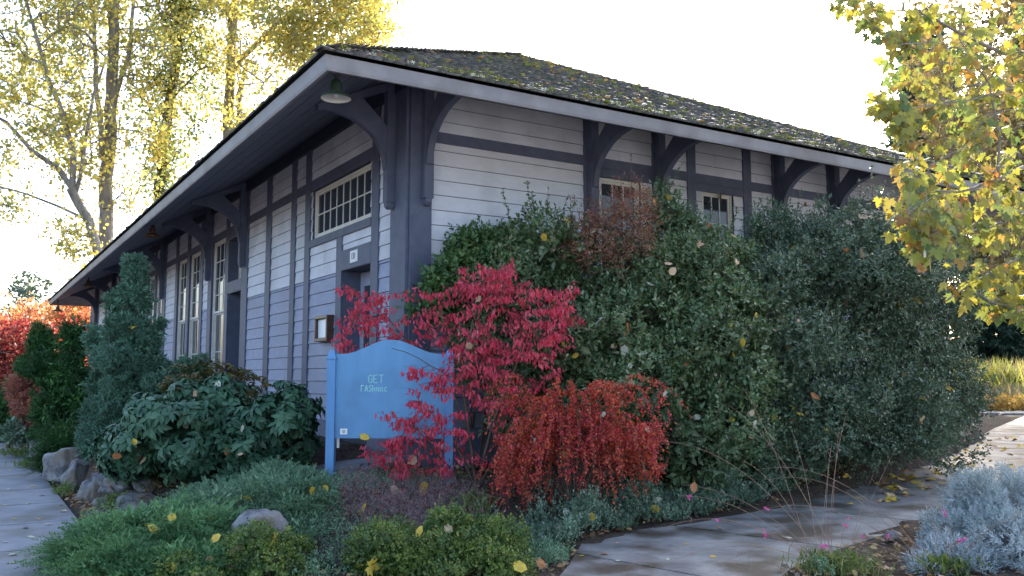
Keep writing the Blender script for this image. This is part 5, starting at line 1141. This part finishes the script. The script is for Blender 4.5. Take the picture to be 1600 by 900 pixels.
for px, py, k, c, s in [(945, 866, 'round', 'fall_o', .07), (965, 876, 'round', 'fall_p', .07), (908, 868, 'round', 'fall_y', .05), (1043, 874, 'round', 'fall_p', .04), (1073, 850, 'round', 'fall_y', .045), (1115, 870, 'round', 'fall_y', .06), (1125, 826, 'maple', 'fall_o', .07), (965, 848, 'round', 'fall_t', .04), (875, 850, 'round', 'fall_p', .05),
                     (1330, 788, 'maple', 'fall_y', .09), (1258, 796, 'maple', 'fall_y', .07), (1232, 840, 'maple', 'fall_p', .11), (1215, 822, 'maple', 'fall_t', .06), (1415, 776, 'maple', 'fall_o', .10), (1340, 779, 'maple', 'fall_y', .08), (1325, 771, 'maple', 'fall_y', .09)]:
    fallen(on_path(px, py), s, k, c, 'on the near path slabs', 'fallen leaves on the front path', .07)
for i in range(120):
    u_ = rf.random(); px = 1370 + 230 * u_; yf = np.interp(px, [1370, 1450, 1540, 1600], [748, 722, 690, 662]); yn = np.interp(px, [1370, 1450, 1500, 1600], [790, 770, 745, 745]); py = yf + (yn - yf) * rf.random() ** 1.5
    fallen(on_path(px, py), rf.uniform(.09, .17), 'maple', rf.choice(['fall_y', 'fall_y', 'fall_o', 'fall_t']), 'in the drift on the far path', 'fallen leaves in the drift on the path', .2)
# leaves caught in the shrubs (placed on the shrub surfaces by ray casting)
bpy.context.view_layer.update(); DG = bpy.context.evaluated_depsgraph_get()
def hit(px, py):
    a_ = at(px, py, 1.0) - [0, 0, H]; ok, p, n, i, ob, mt_ = scn.ray_cast(DG, Vector((0, 0, H)), Vector(a_).normalized()); return (np.array(p), ob) if ok else (None, None)
def caught(lst, label, group):
    for px, py, s, k, c in lst:
        p, ob = hit(px, py)
        if p is None or p[1] > 16: continue
        d = unit(p - [0, 0, H]); fallen(p - d * .03, s * 1.3, k, c, label, group, rot=(1.0 + rf.normal(0, .55), rf.normal(0, .8), rf.uniform(-2, 2)))
caught([(935, 503, .10, 'round', 'fall_p'), (962, 498, .08, 'round', 'fall_p'), (980, 510, .10, 'round', 'fall_o'), (898, 535, .12, 'round', 'fall_p'), (976, 546, .11, 'round', 'fall_p'), (912, 560, .08, 'round', 'fall_y'), (898, 556, .07, 'round', 'fall_y'), (903, 572, .08, 'round', 'fall_t'), (1003, 553, .08, 'round', 'fall_p'), (985, 570, .06, 'round', 'fall_p'), (962, 522, .07, 'round', 'fall_p'), (975, 521, .06, 'round', 'fall_o'), (1146, 555, .08, 'round', 'fall_y'), (1160, 534, .09, 'round', 'fall_y'), (943, 578, .07, 'round', 'fall_t'),
        (920, 465, .07, 'round', 'fall_p'), (1147, 455, .07, 'round', 'fall_o'), (1072, 569, .05, 'round', 'fall_o'), (1143, 655, .07, 'round', 'fall_y'), (1088, 652, .07, 'round', 'fall_p'), (1150, 508, .07, 'round', 'fall_p'), (1167, 512, .08, 'round', 'fall_p')], 'caught in the broad hedge', 'dry leaves caught in the broad hedge shrub')
rh_ = np.random.default_rng(77)
caught([(rh_.uniform(850, 1190), rh_.uniform(440, 700), rh_.uniform(.04, .075), 'round', ['fall_p', 'fall_t', 'fall_y', 'fall_p'][rh_.integers(4)]) for _ in range(30)], 'caught in the broad hedge', 'dry leaves caught in the broad hedge shrub')
caught([(rh_.uniform(1200, 1500), rh_.uniform(380, 700), rh_.uniform(.04, .08), ['round', 'maple'][rh_.integers(2)], ['fall_p', 'fall_o', 'fall_y', 'fall_t'][rh_.integers(4)]) for _ in range(28)], 'caught in the blue green shrubs', 'autumn leaves caught in the blue green shrubs')
caught([(850, 370, .10, 'round', 'fall_y'), (885, 345, .09, 'maple', 'fall_y'), (888, 352, .08, 'round', 'fall_p'), (858, 375, .08, 'round', 'fall_o'), (868, 385, .09, 'round', 'fall_t'), (878, 390, .08, 'round', 'fall_t'), (862, 390, .08, 'round', 'fall_p'), (925, 363, .12, 'maple', 'fall_p'), (935, 355, .08, 'round', 'fall_y'), (1025, 402, .08, 'round', 'fall_o'), (1050, 425, .09, 'round', 'fall_t'), (1043, 412, .08, 'round', 'fall_t'), (1008, 430, .08, 'round', 'fall_p'), (1015, 443, .09, 'round', 'fall_p'), (1043, 308, .09, 'maple', 'fall_y'), (1022, 315, .05, 'round', 'fall_o'), (1128, 306, .13, 'maple', 'fall_o'), (1105, 318, .10, 'maple', 'fall_t'), (1092, 382, .10, 'maple', 'fall_t'), (1107, 352, .08, 'round', 'fall_o'), (1145, 368, .09, 'round', 'fall_y'), (1140, 395, .08, 'round', 'fall_y'), (900, 440, .06, 'round', 'fall_p'), (1150, 410, .08, 'maple', 'fall_t'), (1078, 345, .07, 'round', 'fall_t')], 'caught under the end windows', 'dry leaves caught near the shrub tops')
caught([(1242, 388, .12, 'round', 'fall_y'), (1258, 320, .08, 'maple', 'fall_o'), (1290, 340, .07, 'maple', 'fall_o'), (1288, 422, .12, 'maple', 'fall_y'), (1346, 396, .13, 'maple', 'fall_t'), (1360, 358, .08, 'maple', 'fall_o'), (1285, 412, .08, 'round', 'fall_o'), (1265, 410, .08, 'maple', 'fall_t'), (1207, 515, .11, 'round', 'fall_t'), (1272, 618, .10, 'round', 'fall_o'), (1249, 647, .08, 'round', 'fall_y'), (1389, 602, .09, 'round', 'fall_y'), (1368, 610, .08, 'round', 'fall_p'), (1405, 480, .14, 'maple', 'fall_y'), (1432, 470, .12, 'maple', 'fall_y'), (1473, 518, .13, 'round', 'fall_y'), (1380, 460, .08, 'round', 'fall_t'), (1237, 658, .07, 'round', 'fall_o'), (1358, 518, .06, 'round', 'fall_t'), (1322, 392, .07, 'round', 'fall_o'), (1320, 742, .11, 'maple', 'fall_y'), (1480, 605, .13, 'maple', 'fall_y'), (1440, 655, .1, 'maple', 'fall_t')], 'caught in the blue green shrubs', 'autumn leaves caught in the blue green shrubs')
caught([(210, 512, .10, 'maple', 'fall_y'), (285, 648, .07, 'round', 'fall_y'), (290, 665, .07, 'round', 'fall_p'), (210, 690, .07, 'round', 'fall_y'), (225, 718, .10, 'round', 'fall_t'), (220, 715, .08, 'round', 'fall_o'), (268, 742, .08, 'round', 'fall_t'), (356, 707, .08, 'round', 'fall_o'), (378, 670, .08, 'round', 'fall_p'), (181, 712, .08, 'round', 'fall_o'), (175, 762, .08, 'round', 'fall_t'), (278, 608, .08, 'round', 'fall_o'), (340, 600, .09, 'round', 'fall_p'), (303, 615, .08, 'round', 'fall_t'), (415, 650, .07, 'round', 'fall_y'), (375, 710, .06, 'round', 'fall_t'), (198, 480, .05, 'round', 'fall_o')], 'on the shrubs by the long wall', 'dry leaves on the shrubs by the long wall')
caught([(264, 828, .09, 'round', 'fall_y'), (268, 808, .07, 'round', 'fall_y'), (238, 826, .09, 'round', 'fall_y'), (330, 812, .09, 'round', 'fall_y'), (336, 842, .08, 'round', 'fall_y'), (428, 845, .09, 'round', 'fall_y'), (385, 778, .07, 'round', 'fall_y'), (487, 765, .07, 'round', 'fall_y'), (508, 762, .06, 'round', 'fall_y'), (565, 798, .11, 'round', 'fall_y'), (615, 765, .09, 'round', 'fall_t'), (642, 720, .12, 'round', 'fall_t'), (663, 765, .14, 'round', 'fall_y'), (665, 740, .12, 'maple', 'fall_o'), (600, 760, .09, 'maple', 'fall_o'), (580, 885, .11, 'maple', 'fall_y'), (655, 832, .08, 'round', 'fall_y'), (680, 827, .08, 'round', 'fall_o'), (550, 832, .09, 'round', 'fall_p'), (810, 885, .09, 'round', 'fall_y'), (843, 880, .09, 'round', 'fall_o'), (545, 835, .08, 'round', 'fall_o'), (270, 885, .07, 'round', 'fall_y'), (328, 875, .06, 'round', 'fall_t'), (370, 862, .08, 'round', 'fall_t'), (355, 870, .06, 'round', 'fall_o'), (690, 775, .09, 'round', 'fall_p'), (700, 825, .07, 'round', 'fall_t')], 'on the low front plants', 'fallen leaves on the low plants of the front bed')
caught([(880, 712, .08, 'round', 'fall_y'), (1007, 730, .09, 'round', 'fall_t'), (835, 688, .06, 'round', 'fall_p'), (902, 703, .05, 'round', 'fall_p'), (787, 506, .09, 'round', 'fall_p'), (760, 500, .08, 'round', 'fall_y'), (760, 478, .08, 'round', 'fall_o'), (728, 505, .1, 'round', 'fall_p'), (733, 540, .08, 'round', 'fall_t'), (718, 562, .10, 'round', 'fall_t'), (747, 468, .07, 'round', 'fall_t'), (660, 674, .09, 'round', 'fall_y'), (568, 682, .09, 'round', 'fall_y'), (885, 800, .08, 'round', 'fall_p'), (1022, 795, .09, 'round', 'fall_y'), (1025, 782, .08, 'round', 'fall_p'), (1085, 760, .07, 'round', 'fall_o'), (1320, 745, .1, 'maple', 'fall_y'), (925, 806, .07, 'round', 'fall_y'), (1110, 795, .06, 'round', 'fall_t')], 'caught around the red bushes', 'dry leaves caught in the red bushes')

from bpy_extras.object_utils import world_to_camera_view
bpy.context.view_layer.update()
grp = {}
for r_ in FL: grp.setdefault(r_[5], []).append(r_)
CW = {'fall_y': 'yellow', 'fall_t': 'tan', 'fall_o': 'orange brown', 'fall_p': 'pale'}
for g_, rows in grp.items():
    uv = [world_to_camera_view(scn, cam, r_[0].matrix_world.translation) for r_ in rows]
    xs_ = sorted(u.x for u in uv); ys_ = sorted(u.y for u in uv); n_ = len(rows); q_ = lambda a, f: a[min(len(a) - 1, int(len(a) * f))]
    ms = sorted(r_[1] for r_ in rows)[n_ // 2]
    for r_, u in zip(rows, uv):
        v_ = 'upper' if u.y > q_(ys_, .67) else ('lower' if u.y < q_(ys_, .33) else 'middle'); h_ = 'left' if u.x < q_(xs_, .33) else ('right' if u.x > q_(xs_, .67) else 'centre')
        tag(r_[0], '%s %s %s leaf %s, %s %s of them' % ('larger' if r_[1] > ms else 'smaller', CW[r_[3]], 'lobed' if r_[2] == 'maple' else 'rounded', r_[4], v_, h_), 'leaf', g_)
